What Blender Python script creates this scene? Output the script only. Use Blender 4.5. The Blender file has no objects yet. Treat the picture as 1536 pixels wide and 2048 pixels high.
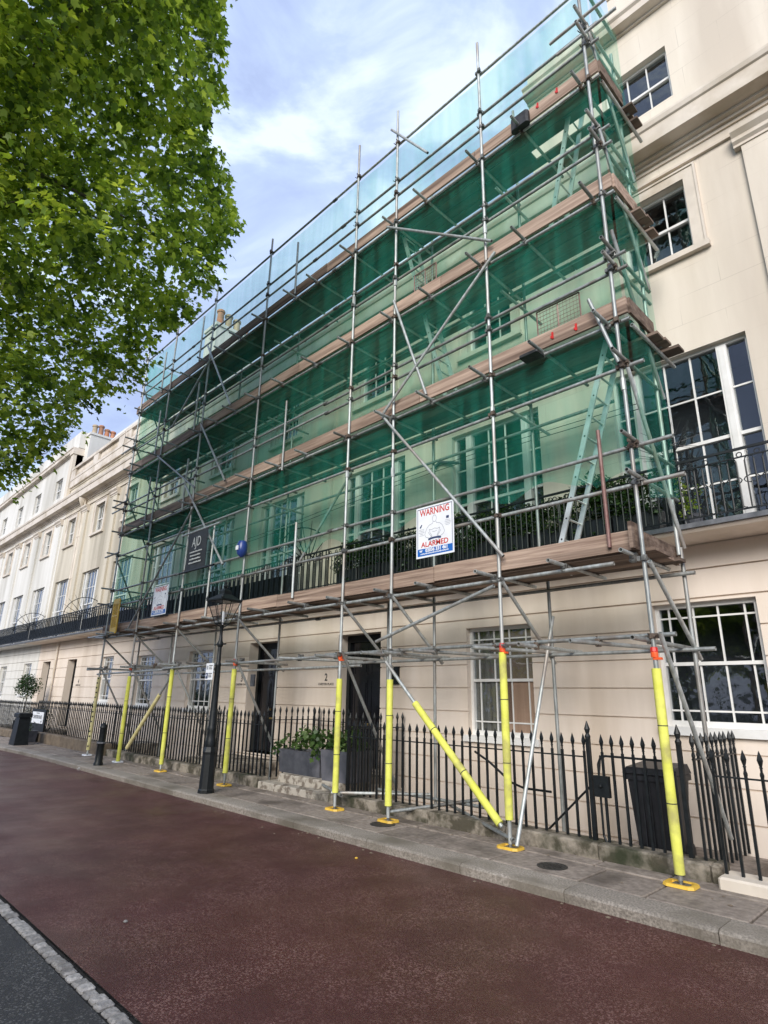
import bpy, math, random
import numpy as np
from mathutils import Vector, Matrix
random.seed(7)
R = math.radians
C = bpy.data.collections.new('terrace_scene'); bpy.context.scene.collection.children.link(C)
S = bpy.context.scene
# ------------------------------------------------------------------ camera
CH = 1.62
PITCH, YAW, ROLL, FPX = R(17.353), R(45.613), R(1.039), 1186.3
fw = Vector((-math.sin(YAW)*math.cos(PITCH), math.cos(YAW)*math.cos(PITCH), math.sin(PITCH)))
rt = Vector((math.cos(YAW), math.sin(YAW), 0)); up = rt.cross(fw)
rt2 = rt*math.cos(ROLL)+up*math.sin(ROLL); up2 = -rt*math.sin(ROLL)+up*math.cos(ROLL)
cam = bpy.data.cameras.new('camera'); cam.sensor_fit = 'VERTICAL'; cam.sensor_height = 36
cam.lens = FPX/2048*36; cam.clip_end = 2000; cam.clip_start = .05
co = bpy.data.objects.new('camera', cam); C.objects.link(co)
co.matrix_world = Matrix(((rt2.x, up2.x, -fw.x, 0), (rt2.y, up2.y, -fw.y, 0), (rt2.z, up2.z, -fw.z, CH), (0, 0, 0, 1)))
S.camera = co
# ------------------------------------------------------------------ world, sun, exposure
SUN_EL, SUN_AZ = R(27), R(152)          # azimuth measured from +y clockwise
w = bpy.data.worlds.new('World'); S.world = w; w.use_nodes = True
nt = w.node_tree; nt.nodes.clear()
def N(t, typ, **kw):
    n = t.nodes.new(typ)
    for k, v in kw.items(): setattr(n, k, v)
    return n
out = N(nt, 'ShaderNodeOutputWorld'); bg = N(nt, 'ShaderNodeBackground')
sky = N(nt, 'ShaderNodeTexSky', sky_type='NISHITA', sun_disc=False, sun_elevation=SUN_EL, sun_rotation=SUN_AZ)
tc = N(nt, 'ShaderNodeTexCoord'); mp = N(nt, 'ShaderNodeMapping'); mp.inputs['Scale'].default_value = (1, 1, 2.0)
mp.inputs['Rotation'].default_value = (.5, .3, .9)
nz = N(nt, 'ShaderNodeTexNoise'); nz.inputs['Scale'].default_value = 3.4; nz.inputs['Detail'].default_value = 9; nz.inputs['Roughness'].default_value = .56; nz.inputs['Distortion'].default_value = .5
cr = N(nt, 'ShaderNodeValToRGB')
cr.color_ramp.elements[0].position = .43; cr.color_ramp.elements[0].color = (2.05, 2.5, 3.85, 1)
cr.color_ramp.elements[1].position = .66; cr.color_ramp.elements[1].color = (4.1, 4.7, 5.6, 1)
e = cr.color_ramp.elements.new(.55); e.color = (2.65, 3.25, 4.65, 1)
mx = N(nt, 'ShaderNodeMix', data_type='RGBA'); mx.inputs[0].default_value = .88
L = nt.links.new
L(tc.outputs['Generated'], mp.inputs['Vector']); L(mp.outputs[0], nz.inputs['Vector']); L(nz.outputs['Fac'], cr.inputs[0])
L(sky.outputs[0], mx.inputs[6]); L(cr.outputs[0], mx.inputs[7]); L(mx.outputs[2], bg.inputs[0]); L(bg.outputs[0], out.inputs[0])
bg.inputs[1].default_value = .1
sl = bpy.data.lights.new('sun', 'SUN'); sl.energy = 1.5; sl.angle = R(32); sl.color = (1, .95, .87)
so = bpy.data.objects.new('sun', sl); C.objects.link(so); so.location = (10, -20, 30)
sd = Vector((math.sin(SUN_AZ)*math.cos(SUN_EL), math.cos(SUN_AZ)*math.cos(SUN_EL), math.sin(SUN_EL)))
so.rotation_euler = sd.to_track_quat('Z', 'Y').to_euler()
S.view_settings.view_transform = 'Standard'; S.view_settings.look = 'None'; S.view_settings.gamma = 1
S.view_settings.use_curve_mapping = False; S.view_settings.exposure = 1.35
S.render.engine = 'CYCLES'
S.cycles.transparent_max_bounces = 24; S.cycles.max_bounces = 7
# ------------------------------------------------------------------ helpers
class MB:
    def __init__(s): s.v = []; s.f = []; s.uv = None
    def add(s, vs, fs):
        o = len(s.v); s.v += [tuple(v) for v in vs]; s.f += [tuple(i+o for i in f) for f in fs]; return s
    def box(s, x0, x1, y0, y1, z0, z1):
        return s.add([(x0,y0,z0),(x1,y0,z0),(x1,y1,z0),(x0,y1,z0),(x0,y0,z1),(x1,y0,z1),(x1,y1,z1),(x0,y1,z1)],
                     [(0,3,2,1),(4,5,6,7),(0,1,5,4),(1,2,6,5),(2,3,7,6),(3,0,4,7)])
    def cbox(s, x0, x1, y0, y1, z0, z1, b=.01):
        # box with chamfered vertical and top edges
        lo = [(x0+b,y0),(x1-b,y0),(x1,y0+b),(x1,y1-b),(x1-b,y1),(x0+b,y1),(x0,y1-b),(x0,y0+b)]
        cx, cy = (x0+x1)/2, (y0+y1)/2
        def inset(p): return (p[0]+(b if p[0]<cx else -b), p[1]+(b if p[1]<cy else -b))
        vs = [(x,y,z0) for x,y in lo]+[(x,y,z1-b) for x,y in lo]+[(*inset(p),z1) for p in lo]
        fs = [tuple(range(7,-1,-1)), tuple(range(16,24))]
        for r_ in (0, 8):
            for i in range(8): j=(i+1)%8; fs.append((r_+i, r_+j, r_+8+j, r_+8+i))
        return s.add(vs, fs)
    def tube(s, a, b, r=.024, n=8, r2=None, cap=True, hollow=False):
        a = Vector(a); b = Vector(b); d = (b-a).normalized()
        u = d.orthogonal().normalized(); v = d.cross(u); r2 = r if r2 is None else r2
        vs = []
        for p, q in ((a, r), (b, r2)):
            for i in range(n):
                t = 2*math.pi*i/n; vs.append(p+u*math.cos(t)*q+v*math.sin(t)*q)
        fs = [(i, (i+1)%n, n+(i+1)%n, n+i) for i in range(n)]
        if hollow:
            o = 2*n
            for p, q, sgn in ((a, r, 1), (b, r2, -1)):
                for dd in (0, .06):
                    for i in range(n):
                        t = 2*math.pi*i/n; vs.append(p+d*dd*sgn+(u*math.cos(t)+v*math.sin(t))*q*.8)
            for base, ring in ((0, o), (n, o+2*n)):
                for i in range(n):
                    j = (i+1)%n
                    fs.append((base+j, base+i, ring+i, ring+j)); fs.append((ring+j, ring+i, ring+n+i, ring+n+j))
                fs.append(tuple(ring+n+i for i in range(n)))
        elif cap: fs += [tuple(range(n-1, -1, -1)), tuple(range(n, 2*n))]
        return s.add(vs, fs)
    def lathe(s, c, prof, n=12, rot=0.):
        vs = []; m = len(prof)
        for r, z in prof:
            for i in range(n):
                t = 2*math.pi*i/n+rot; vs.append((c[0]+r*math.cos(t), c[1]+r*math.sin(t), c[2]+z))
        fs = [(k*n+i, k*n+(i+1)%n, (k+1)*n+(i+1)%n, (k+1)*n+i) for k in range(m-1) for i in range(n)]
        fs += [tuple(range(n-1, -1, -1)), tuple(range((m-1)*n, m*n))]
        return s.add(vs, fs)
    def prism(s, prof, x0, x1):      # profile of (y,z), extruded along x
        n = len(prof); vs = [(x0, y, z) for y, z in prof]+[(x1, y, z) for y, z in prof]
        fs = [(i, i+n, (i+1)%n+n, (i+1)%n) for i in range(n)]+[tuple(range(n)), tuple(range(2*n-1, n-1, -1))]
        return s.add(vs, fs)
    def quad(s, *p): return s.add(p, [(0, 1, 2, 3)])
    def mesh(s, name, mats, smooth=False):
        m = bpy.data.meshes.new(name); m.from_pydata([tuple(v) for v in s.v], [], s.f)
        for k in (mats if isinstance(mats, (list, tuple)) else [mats]): m.materials.append(k)
        if smooth:
            m.polygons.foreach_set('use_smooth', [True]*len(m.polygons))
            try: m.set_sharp_from_angle(angle=R(38))
            except Exception: pass
        m.update(); return m
def worldloc(o):
    v = Vector((0, 0, 0))
    while o is not None: v = v+o.location; o = o.parent
    return v
def tag(o, label=None, cat=None, group=None, kind=None):
    if label: o['label'] = label
    if cat: o['category'] = cat
    if group: o['group'] = group
    if kind: o['kind'] = kind
    return o
def thing(name, loc, label, cat, group=None):
    o = bpy.data.objects.new(name, None); o.empty_display_size = .2; C.objects.link(o); o.location = loc
    return tag(o, label, cat, group)
def obj(name, mb, mat, parent=None, smooth=False, loc=None):
    """mb in world coordinates; the object's origin goes to the parent's origin (or loc)."""
    base = worldloc(parent) if parent is not None else Vector((0, 0, 0))
    o_ = base if loc is None else Vector(loc)
    if isinstance(mb, MB):
        t = MB(); t.v = [(v[0]-o_.x, v[1]-o_.y, v[2]-o_.z) for v in mb.v]; t.f = mb.f
        me = t.mesh(name, mat, smooth)
    else: me = mb
    o = bpy.data.objects.new(name, me); C.objects.link(o)
    o.parent = parent; o.location = o_-base
    return o
def inst(name, me, parent, loc, rot=(0, 0, 0), scale=None):
    """an object sharing the mesh me (mesh in local coordinates), placed at world loc"""
    o = bpy.data.objects.new(name, me); C.objects.link(o); o.parent = parent
    o.location = Vector(loc)-(worldloc(parent) if parent is not None else Vector((0, 0, 0)))
    o.rotation_euler = rot
    if scale: o.scale = scale
    return o
def struct(name, mb, mat, smooth=False): return tag(obj(name, mb, mat, None, smooth), kind='structure')
# ------------------------------------------------------------------ materials
def mat(name): 
    m = bpy.data.materials.new(name); m.use_nodes = True; t = m.node_tree; t.nodes.clear()
    o = N(t, 'ShaderNodeOutputMaterial'); b = N(t, 'ShaderNodeBsdfPrincipled'); t.links.new(b.outputs[0], o.inputs[0])
    return m, t, b, o
def surf(name, c1, c2, rough=.7, scale=3., metal=0., bump=0., bscale=40., detail=5, spec=.5, c3=None, s3=.6, stretch=(1,1,1), objrand=0., ramp=(.35,.65), bdist=.01, rough2=None, coat=0, ashlar=False):
    m, t, b, o = mat(name); k = t.links.new
    g = N(t, 'ShaderNodeNewGeometry'); mp_ = N(t, 'ShaderNodeMapping'); mp_.inputs['Scale'].default_value = stretch
    k(g.outputs['Position'], mp_.inputs[0])
    n1 = N(t, 'ShaderNodeTexNoise'); n1.inputs['Scale'].default_value = scale; n1.inputs['Detail'].default_value = detail; n1.inputs['Roughness'].default_value = .6
    k(mp_.outputs[0], n1.inputs['Vector'])
    r_ = N(t, 'ShaderNodeValToRGB'); r_.color_ramp.elements[0].position = ramp[0]; r_.color_ramp.elements[1].position = ramp[1]
    r_.color_ramp.elements[0].color = (*c1, 1); r_.color_ramp.elements[1].color = (*c2, 1)
    k(n1.outputs['Fac'], r_.inputs[0]); col = r_.outputs[0]
    if c3:
        n3 = N(t, 'ShaderNodeTexNoise'); n3.inputs['Scale'].default_value = s3; n3.inputs['Detail'].default_value = 6
        k(mp_.outputs[0], n3.inputs['Vector'])
        r3 = N(t, 'ShaderNodeValToRGB'); r3.color_ramp.elements[0].position = .5; r3.color_ramp.elements[1].position = .68
        k(n3.outputs['Fac'], r3.inputs[0])
        x = N(t, 'ShaderNodeMix', data_type='RGBA'); x.inputs[7].default_value = (*c3, 1); k(r3.outputs[0], x.inputs[0]); k(col, x.inputs[6]); col = x.outputs[2]
    if objrand:
        oi = N(t, 'ShaderNodeObjectInfo'); ma = N(t, 'ShaderNodeMapRange'); ma.inputs[3].default_value = 1-objrand; ma.inputs[4].default_value = 1+objrand
        k(oi.outputs['Random'], ma.inputs[0])
        hv = N(t, 'ShaderNodeHueSaturation'); k(ma.outputs[0], hv.inputs['Value']); k(col, hv.inputs['Color']); col = hv.outputs[0]
    k(col, b.inputs['Base Color'])
    b.inputs['Roughness'].default_value = rough; b.inputs['Metallic'].default_value = metal; b.inputs['Specular IOR Level'].default_value = spec
    if rough2 is not None:
        mr = N(t, 'ShaderNodeMapRange'); mr.inputs[1].default_value = .35; mr.inputs[2].default_value = .65; mr.inputs[3].default_value = rough; mr.inputs[4].default_value = rough2
        k(n1.outputs['Fac'], mr.inputs[0]); k(mr.outputs[0], b.inputs['Roughness'])
    if coat: b.inputs['Coat Weight'].default_value = coat
    if ashlar:
        sx = N(t, 'ShaderNodeSeparateXYZ'); cx_ = N(t, 'ShaderNodeCombineXYZ'); k(g.outputs['Position'], sx.inputs[0]); k(sx.outputs[0], cx_.inputs[0]); k(sx.outputs[2], cx_.inputs[1])
        bk = N(t, 'ShaderNodeTexBrick'); bk.inputs['Scale'].default_value = 1; bk.inputs['Brick Width'].default_value = 1.15; bk.inputs['Row Height'].default_value = .46; bk.inputs['Mortar Size'].default_value = .0045; bk.inputs['Mortar Smooth'].default_value = .3
        k(cx_.outputs[0], bk.inputs['Vector'])
        gm = N(t, 'ShaderNodeTexNoise'); gm.inputs['Scale'].default_value = 1.3; k(g.outputs['Position'], gm.inputs['Vector']); gr = N(t, 'ShaderNodeMapRange'); gr.inputs[1].default_value = .42; gr.inputs[2].default_value = .58; gr.inputs[3].default_value = .05; gr.inputs[4].default_value = .32; k(gm.outputs['Fac'], gr.inputs[0])
        mf = N(t, 'ShaderNodeMath', operation='MULTIPLY'); k(bk.outputs['Fac'], mf.inputs[0]); k(gr.outputs[0], mf.inputs[1])
        xa_ = N(t, 'ShaderNodeMix', data_type='RGBA'); xa_.inputs[7].default_value = (.22, .18, .14, 1); k(mf.outputs[0], xa_.inputs[0]); k(col, xa_.inputs[6]); col = xa_.outputs[2]; k(col, b.inputs['Base Color'])
    if bump:
        nb = N(t, 'ShaderNodeTexNoise'); nb.inputs['Scale'].default_value = bscale; nb.inputs['Detail'].default_value = 4
        k(mp_.outputs[0], nb.inputs['Vector'])
        bp = N(t, 'ShaderNodeBump'); bp.inputs['Strength'].default_value = bump; bp.inputs['Distance'].default_value = bdist
        k(nb.outputs['Fac'], bp.inputs['Height']); k(bp.outputs[0], b.inputs['Normal'])
    return m
def plain(name, c, rough=.6, metal=0., spec=.5): return surf(name, tuple(x*.85 for x in c), tuple(min(1,x*1.12) for x in c), rough, 6., metal, spec=spec)
STUCCO = dict(rough=.75, scale=.9, detail=9, bump=.25, bscale=9., bdist=.01, stretch=(1.7, 1.7, .24), spec=.25, s3=.6)
M = {}
M['stucco_warm'] = surf('cream_stucco', (.65,.58,.485), (.75,.68,.585), c3=(.56,.49,.41), ashlar=True, **STUCCO)
M['stucco_pink'] = surf('pinkish_stucco', (.70,.60,.50), (.79,.69,.60), c3=(.57,.475,.385), **STUCCO)
M['stucco_old'] = surf('weathered_cream_stucco', (.47,.42,.33), (.66,.60,.50), c3=(.37,.33,.26), ashlar=True, **{**STUCCO, 'stretch': (1.5,1.5,.18)})
M['stucco_white'] = surf('pale_stucco', (.62,.60,.55), (.74,.72,.68), c3=(.50,.48,.43), **{**STUCCO, 'stretch': (1.5,1.5,.2)})
M['trim'] = surf('cream_trim', (.58,.515,.44), (.71,.635,.55), rough=.6, scale=2, detail=8, c3=(.47,.40,.31), s3=1.3, spec=.3)
M['white'] = surf('white_joinery_paint', (.68,.67,.64), (.78,.77,.75), rough=.4, scale=4)
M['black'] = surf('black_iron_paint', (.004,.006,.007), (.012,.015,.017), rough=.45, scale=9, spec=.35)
M['blackdoor'] = surf('black_door_gloss', (.006,.006,.008), (.014,.014,.018), rough=.16, scale=3, spec=.5, bump=.05, bscale=6)
M['lead'] = surf('grey_lead', (.07,.075,.085), (.15,.155,.17), rough=.55, scale=5)
M['steel'] = surf('galvanised_tube', (.29,.31,.30), (.47,.49,.48), rough=.45, scale=7, metal=.5, objrand=.28, rough2=.55, c3=(.30,.27,.24), s3=1.1, stretch=(3,3,1))
M['steel_red'] = surf('rusty_red_tube', (.16,.07,.06), (.26,.17,.15), rough=.55, scale=6, metal=.3)
M['coupler'] = surf('scaffold_coupler', (.10,.10,.095), (.25,.25,.24), rough=.5, scale=20, metal=.6)
M['coupler_old'] = surf('rusted_coupler', (.07,.05,.04), (.17,.13,.10), rough=.7, scale=20, metal=.4)
def woodmat(name, a, b_, c):
    m = surf(name, a, b_, rough=.8, scale=5., detail=9, c3=c, s3=1.6, stretch=(.18, 2.2, 5), bump=.5, bscale=16, bdist=.006, objrand=.42, spec=.2)
    return m
M['board'] = woodmat('scaffold_board_timber', (.19,.13,.10), (.40,.30,.235), (.10,.068,.052))
M['board_grey'] = woodmat('weathered_board_timber', (.115,.085,.068), (.22,.165,.13), (.07,.05,.04))
M['orange'] = plain('orange_plastic', (.75,.10,.02), .45)
M['red'] = plain('red_plastic', (.55,.02,.015), .4)
M['yellow'] = plain('yellow_plastic', (.75,.47,.06), .5)
M['foam'] = surf('yellow_foam_sleeve', (.64,.65,.10), (.76,.76,.16), c3=(.42,.39,.13), s3=3.5, rough=.75, scale=5, bump=.15, bscale=25, spec=.2)
M['foam_pale'] = surf('faded_foam_sleeve', (.62,.55,.25), (.78,.70,.38), rough=.8, scale=6, spec=.2)
M['tie'] = plain('black_tape', (.03,.03,.03), .6)
M['bin'] = surf('black_bin_plastic', (.008,.009,.011), (.018,.019,.023), rough=.42, scale=5)
M['pot'] = surf('terracotta', (.42,.16,.08), (.58,.27,.15), rough=.8, scale=4, c3=(.28,.17,.11), s3=2)
M['pot_buff'] = surf('buff_terracotta', (.30,.24,.16), (.48,.38,.26), rough=.8, scale=4)
M['planter'] = surf('lead_grey_planter', (.04,.043,.055), (.08,.085,.10), rough=.5, scale=4, c3=(.13,.13,.15), s3=2.2)
M['alu'] = surf('ladder_aluminium', (.50,.52,.51), (.68,.70,.69), rough=.4, scale=6, metal=.5)
M['bluecap'] = plain('blue_plastic', (.02,.05,.22), .3)
M['blackbag'] = surf('black_rubber', (.012,.012,.013), (.03,.03,.032), rough=.55, scale=12, bump=.6, bscale=9, bdist=.03)
M['curtain'] = surf('beige_curtain', (.24,.20,.165), (.40,.34,.29), rough=.9, scale=2, stretch=(9,9,.2))
M['curtain_brown'] = surf('tan_blind', (.38,.24,.165), (.48,.32,.23), rough=.9, scale=2, stretch=(4,4,.3))
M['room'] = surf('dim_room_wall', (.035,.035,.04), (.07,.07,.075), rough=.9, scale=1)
M['brass'] = plain('brass', (.6,.4,.14), .3, .9)
M['soil'] = surf('soil', (.02,.014,.01), (.05,.035,.025), rough=.95, scale=20)
def stonemat(name, a, b_, c, objrand=.12, rough=.75):
    return surf(name, a, b_, rough=rough, scale=14, detail=10, c3=c, s3=1.7, bump=.35, bscale=60, bdist=.004, objrand=objrand, spec=.35, rough2=rough-.2)
M['flag'] = stonemat('york_stone_flag', (.20,.165,.14), (.33,.28,.235), (.12,.10,.082), .16)
M['kerb'] = surf('granite_kerbstone', (.16,.14,.115), (.38,.335,.285), rough=.75, scale=55, detail=6, c3=(.15,.13,.10), s3=1.2, bump=.4, bscale=80, bdist=.003, objrand=.1)
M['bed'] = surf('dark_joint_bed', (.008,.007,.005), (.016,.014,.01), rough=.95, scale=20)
M['plinth'] = surf('mossy_stone_plinth', (.07,.06,.04), (.30,.26,.21), rough=.85, scale=5, detail=12, c3=(.025,.03,.012), s3=2.2, ramp=(.42,.6), bump=.7, bscale=14, bdist=.02)
M['steps'] = surf('peeling_painted_stone', (.17,.14,.11), (.42,.38,.32), rough=.8, scale=7, detail=10, c3=(.06,.055,.045), s3=2.6, bump=.5, bscale=20, bdist=.01, ramp=(.42,.52))
M['tanstone'] = surf('tan_plinth_stone', (.13,.10,.07), (.22,.17,.12), rough=.85, scale=5, detail=8)
M['sett'] = surf('granite_sett', (.20,.19,.18), (.36,.34,.32), rough=.8, scale=40, detail=6, bump=.8, bscale=30, bdist=.01, objrand=.22, c3=(.15,.14,.13), s3=6)
def roadmat(name, base1, base2, chip, wear, rough, fleck=.68):
    m, t, b, o = mat(name); k = t.links.new
    g = N(t, 'ShaderNodeNewGeometry')
    def noise(s, d=5, r_=.6):
        n = N(t, 'ShaderNodeTexNoise'); n.inputs['Scale'].default_value = s; n.inputs['Detail'].default_value = d; n.inputs['Roughness'].default_value = r_
        k(g.outputs['Position'], n.inputs['Vector']); return n
    a = noise(.55, 6); r_ = N(t, 'ShaderNodeValToRGB'); r_.color_ramp.elements[0].position = .35; r_.color_ramp.elements[1].position = .7
    r_.color_ramp.elements[0].color = (*base1, 1); r_.color_ramp.elements[1].color = (*base2, 1); k(a.outputs['Fac'], r_.inputs[0])
    v = N(t, 'ShaderNodeTexVoronoi'); v.inputs['Scale'].default_value = 95; k(g.outputs['Position'], v.inputs['Vector'])
    rc = N(t, 'ShaderNodeValToRGB'); rc.color_ramp.elements[0].position = fleck; rc.color_ramp.elements[1].position = fleck+.12
    sp = N(t, 'ShaderNodeSeparateColor'); k(v.outputs['Color'], sp.inputs[0]); k(sp.outputs[0], rc.inputs[0])
    f2 = noise(2.2, 3); mm = N(t, 'ShaderNodeMath', operation='MULTIPLY'); k(rc.outputs[0], mm.inputs[0])
    rr = N(t, 'ShaderNodeMapRange'); rr.inputs[1].default_value = .38; rr.inputs[2].default_value = .62; rr.inputs[4].default_value = .7; rr.inputs[3].default_value = .08; k(f2.outputs['Fac'], rr.inputs[0]); k(rr.outputs[0], mm.inputs[1])
    x = N(t, 'ShaderNodeMix', data_type='RGBA'); x.inputs[7].default_value = (*chip, 1); k(mm.outputs[0], x.inputs[0]); k(r_.outputs[0], x.inputs[6])
    # dark pits between the chips
    v2 = N(t, 'ShaderNodeTexVoronoi', feature='DISTANCE_TO_EDGE'); v2.inputs['Scale'].default_value = 70; k(g.outputs['Position'], v2.inputs['Vector'])
    rp = N(t, 'ShaderNodeMapRange'); rp.inputs[2].default_value = .12; rp.inputs[3].default_value = .55; rp.inputs[4].default_value = 1.; k(v2.outputs['Distance'], rp.inputs[0])
    y = N(t, 'ShaderNodeMix', data_type='RGBA', blend_type='MULTIPLY'); y.inputs[0].default_value = 1; k(x.outputs[2], y.inputs[6]); k(rp.outputs[0], y.inputs[7])
    k(y.outputs[2], b.inputs['Base Color'])
    w1 = noise(.8, 4); mr = N(t, 'ShaderNodeMapRange'); mr.inputs[1].default_value = .35; mr.inputs[2].default_value = .65; mr.inputs[3].default_value = rough-.18; mr.inputs[4].default_value = rough+.14
    k(w1.outputs['Fac'], mr.inputs[0]); k(mr.outputs[0], b.inputs['Roughness'])
    bp = N(t, 'ShaderNodeBump'); bp.inputs['Strength'].default_value = .55; bp.inputs['Distance'].default_value = .006
    nb = noise(120, 3); ad = N(t, 'ShaderNodeMath', operation='ADD'); k(v2.outputs['Distance'], ad.inputs[0]); k(nb.outputs['Fac'], ad.inputs[1]); k(ad.outputs[0], bp.inputs['Height']); k(bp.outputs[0], b.inputs['Normal'])
    return m
M['road'] = roadmat('red_brown_asphalt', (.064,.0175,.0145), (.098,.029,.024), (.25,.135,.115), 0, .46)
M['asphalt'] = roadmat('dark_grey_asphalt', (.026,.026,.027), (.042,.042,.043), (.16,.155,.15), 0, .7, .75)
M['manhole'] = surf('iron_cover', (.03,.028,.026), (.07,.066,.06), rough=.6, scale=30, metal=.4, bump=1, bscale=55, bdist=.01)
# glass: see-through panes that reflect what stands opposite
def glassmat(name, tint, refl=.8, wob=.2, base=.07):
    m, t, b, o = mat(name); t.nodes.remove(b); k = t.links.new
    tr = N(t, 'ShaderNodeBsdfTransparent'); tr.inputs[0].default_value = (*tint, 1)
    gl = N(t, 'ShaderNodeBsdfGlossy'); gl.inputs['Roughness'].default_value = .03; gl.inputs[0].default_value = (refl, refl, refl, 1)
    lw = N(t, 'ShaderNodeLayerWeight'); lw.inputs[0].default_value = .5; pw = N(t, 'ShaderNodeMath', operation='POWER'); pw.inputs[1].default_value = 3.2; k(lw.outputs['Facing'], pw.inputs[0]); fr = N(t, 'ShaderNodeMath', operation='MULTIPLY_ADD'); fr.inputs[1].default_value = .9; fr.inputs[2].default_value = base; k(pw.outputs[0], fr.inputs[0])
    g = N(t, 'ShaderNodeNewGeometry'); nb = N(t, 'ShaderNodeTexNoise'); nb.inputs['Scale'].default_value = 3.2; nb.inputs['Detail'].default_value = 2
    k(g.outputs['Position'], nb.inputs['Vector']); bp = N(t, 'ShaderNodeBump'); bp.inputs['Strength'].default_value = wob; bp.inputs['Distance'].default_value = .03
    k(nb.outputs['Fac'], bp.inputs['Height']); k(bp.outputs[0], gl.inputs['Normal'])
    mxs = N(t, 'ShaderNodeMixShader'); k(fr.outputs[0], mxs.inputs[0]); k(tr.outputs[0], mxs.inputs[1]); k(gl.outputs[0], mxs.inputs[2]); k(mxs.outputs[0], o.inputs[0])
    return m
M['glass'] = glassmat('window_glass', (.80,.84,.86))
M['lampglass'] = glassmat('lantern_glass', (.90,.91,.92), .9, .2, .12)
# green debris netting: open weave, so part of the light passes and part is scattered by the threads
def netmat():
    m, t, b, o = mat('green_debris_netting'); t.nodes.remove(b); k = t.links.new
    g = N(t, 'ShaderNodeNewGeometry'); mp_ = N(t, 'ShaderNodeMapping'); mp_.inputs['Scale'].default_value = (2.4, 2.4, .22)
    n = N(t, 'ShaderNodeTexNoise'); n.inputs['Scale'].default_value = 2.4; n.inputs['Detail'].default_value = 5
    k(g.outputs['Position'], mp_.inputs[0]); k(mp_.outputs[0], n.inputs['Vector'])
    mr = N(t, 'ShaderNodeMapRange'); mr.inputs[1].default_value = .3; mr.inputs[2].default_value = .7; mr.inputs[3].default_value = .08; mr.inputs[4].default_value = .27
    k(n.outputs['Fac'], mr.inputs[0])
    tr = N(t, 'ShaderNodeBsdfTransparent'); tr.inputs[0].default_value = (.85, .97, .90, 1)
    df = N(t, 'ShaderNodeBsdfDiffuse'); df.inputs[0].default_value = (.05, .50, .36, 1)
    tl = N(t, 'ShaderNodeBsdfTranslucent'); tl.inputs[0].default_value = (.04, .55, .42, 1)
    m1 = N(t, 'ShaderNodeMixShader'); m1.inputs[0].default_value = .45; k(df.outputs[0], m1.inputs[1]); k(tl.outputs[0], m1.inputs[2])
    m2 = N(t, 'ShaderNodeMixShader'); k(mr.outputs[0], m2.inputs[0]); k(tr.outputs[0], m2.inputs[1]); k(m1.outputs[0], m2.inputs[2]); k(m2.outputs[0], o.inputs[0])
    return m
M['net'] = netmat()
def leafmat(name, dark, mid, light, trans=.5):
    m, t, b, o = mat(name); t.nodes.remove(b); k = t.links.new
    g = N(t, 'ShaderNodeNewGeometry'); r_ = N(t, 'ShaderNodeValToRGB')
    n = N(t, 'ShaderNodeTexNoise'); n.inputs['Scale'].default_value = 1.1; n.inputs['Detail'].default_value = 4; k(g.outputs['Position'], n.inputs['Vector'])
    ad = N(t, 'ShaderNodeMath', operation='MULTIPLY_ADD'); ad.inputs[1].default_value = .6; k(g.outputs['Random Per Island'], ad.inputs[0])
    s2 = N(t, 'ShaderNodeMath', operation='MULTIPLY_ADD'); s2.inputs[1].default_value = 1.7; s2.inputs[2].default_value = -.65; k(n.outputs['Fac'], s2.inputs[0]); k(s2.outputs[0], ad.inputs[2])
    k(ad.outputs[0], r_.inputs[0])
    r_.color_ramp.elements[0].position = .1; r_.color_ramp.elements[0].color = (*dark, 1); r_.color_ramp.elements[1].position = .95; r_.color_ramp.elements[1].color = (*light, 1)
    e_ = r_.color_ramp.elements.new(.5); e_.color = (*mid, 1)
    p = N(t, 'ShaderNodeBsdfPrincipled'); p.inputs['Roughness'].default_value = .45; p.inputs['Specular IOR Level'].default_value = .35; k(r_.outputs[0], p.inputs['Base Color'])
    tl = N(t, 'ShaderNodeBsdfTranslucent'); hs = N(t, 'ShaderNodeHueSaturation'); hs.inputs['Hue'].default_value = .48; hs.inputs['Saturation'].default_value = 1.15; hs.inputs['Value'].default_value = 1.9
    k(r_.outputs[0], hs.inputs['Color']); k(hs.outputs[0], tl.inputs[0])
    ms = N(t, 'ShaderNodeMixShader'); ms.inputs[0].default_value = trans; k(p.outputs[0], ms.inputs[1]); k(tl.outputs[0], ms.inputs[2]); k(ms.outputs[0], o.inputs[0])
    return m
M['leaf'] = leafmat('plane_tree_leaf', (.045,.090,.022), (.19,.29,.055), (.50,.60,.13))
M['ivy'] = leafmat('ivy_leaf', (.010,.028,.009), (.026,.062,.018), (.075,.125,.035), .25)
M['shrubleaf'] = leafmat('shrub_leaf', (.020,.050,.014), (.045,.095,.026), (.11,.17,.05), .25)
M['bark'] = surf('plane_bark', (.08,.07,.05), (.22,.20,.15), rough=.9, scale=5, bump=.5, bscale=12)
def flat(name, c, rough=.5): 
    m, t, b, o = mat(name); b.inputs['Base Color'].default_value = (*c, 1); b.inputs['Roughness'].default_value = rough; return m
M['signwhite'] = surf('sign_white', (.74,.76,.80), (.82,.84,.87), rough=.45, scale=5)
M['signred'] = flat('sign_red', (.55,.03,.02)); M['signblue'] = flat('sign_blue', (.01,.12,.45)); M['signnavy'] = flat('sign_navy', (.03,.05,.13))
M['signgrey'] = flat('sign_grey', (.32,.34,.38)); M['banner'] = surf('black_banner', (.012,.013,.014), (.03,.032,.033), rough=.6, scale=4); M['letter'] = flat('banner_letter', (.55,.57,.55)); M['numeral'] = flat('black_numeral', (.02,.02,.02))
# ================================================================== SETTING
WY = 8.3            # face of the terrace
g = MB(); gz = -.13
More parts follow.
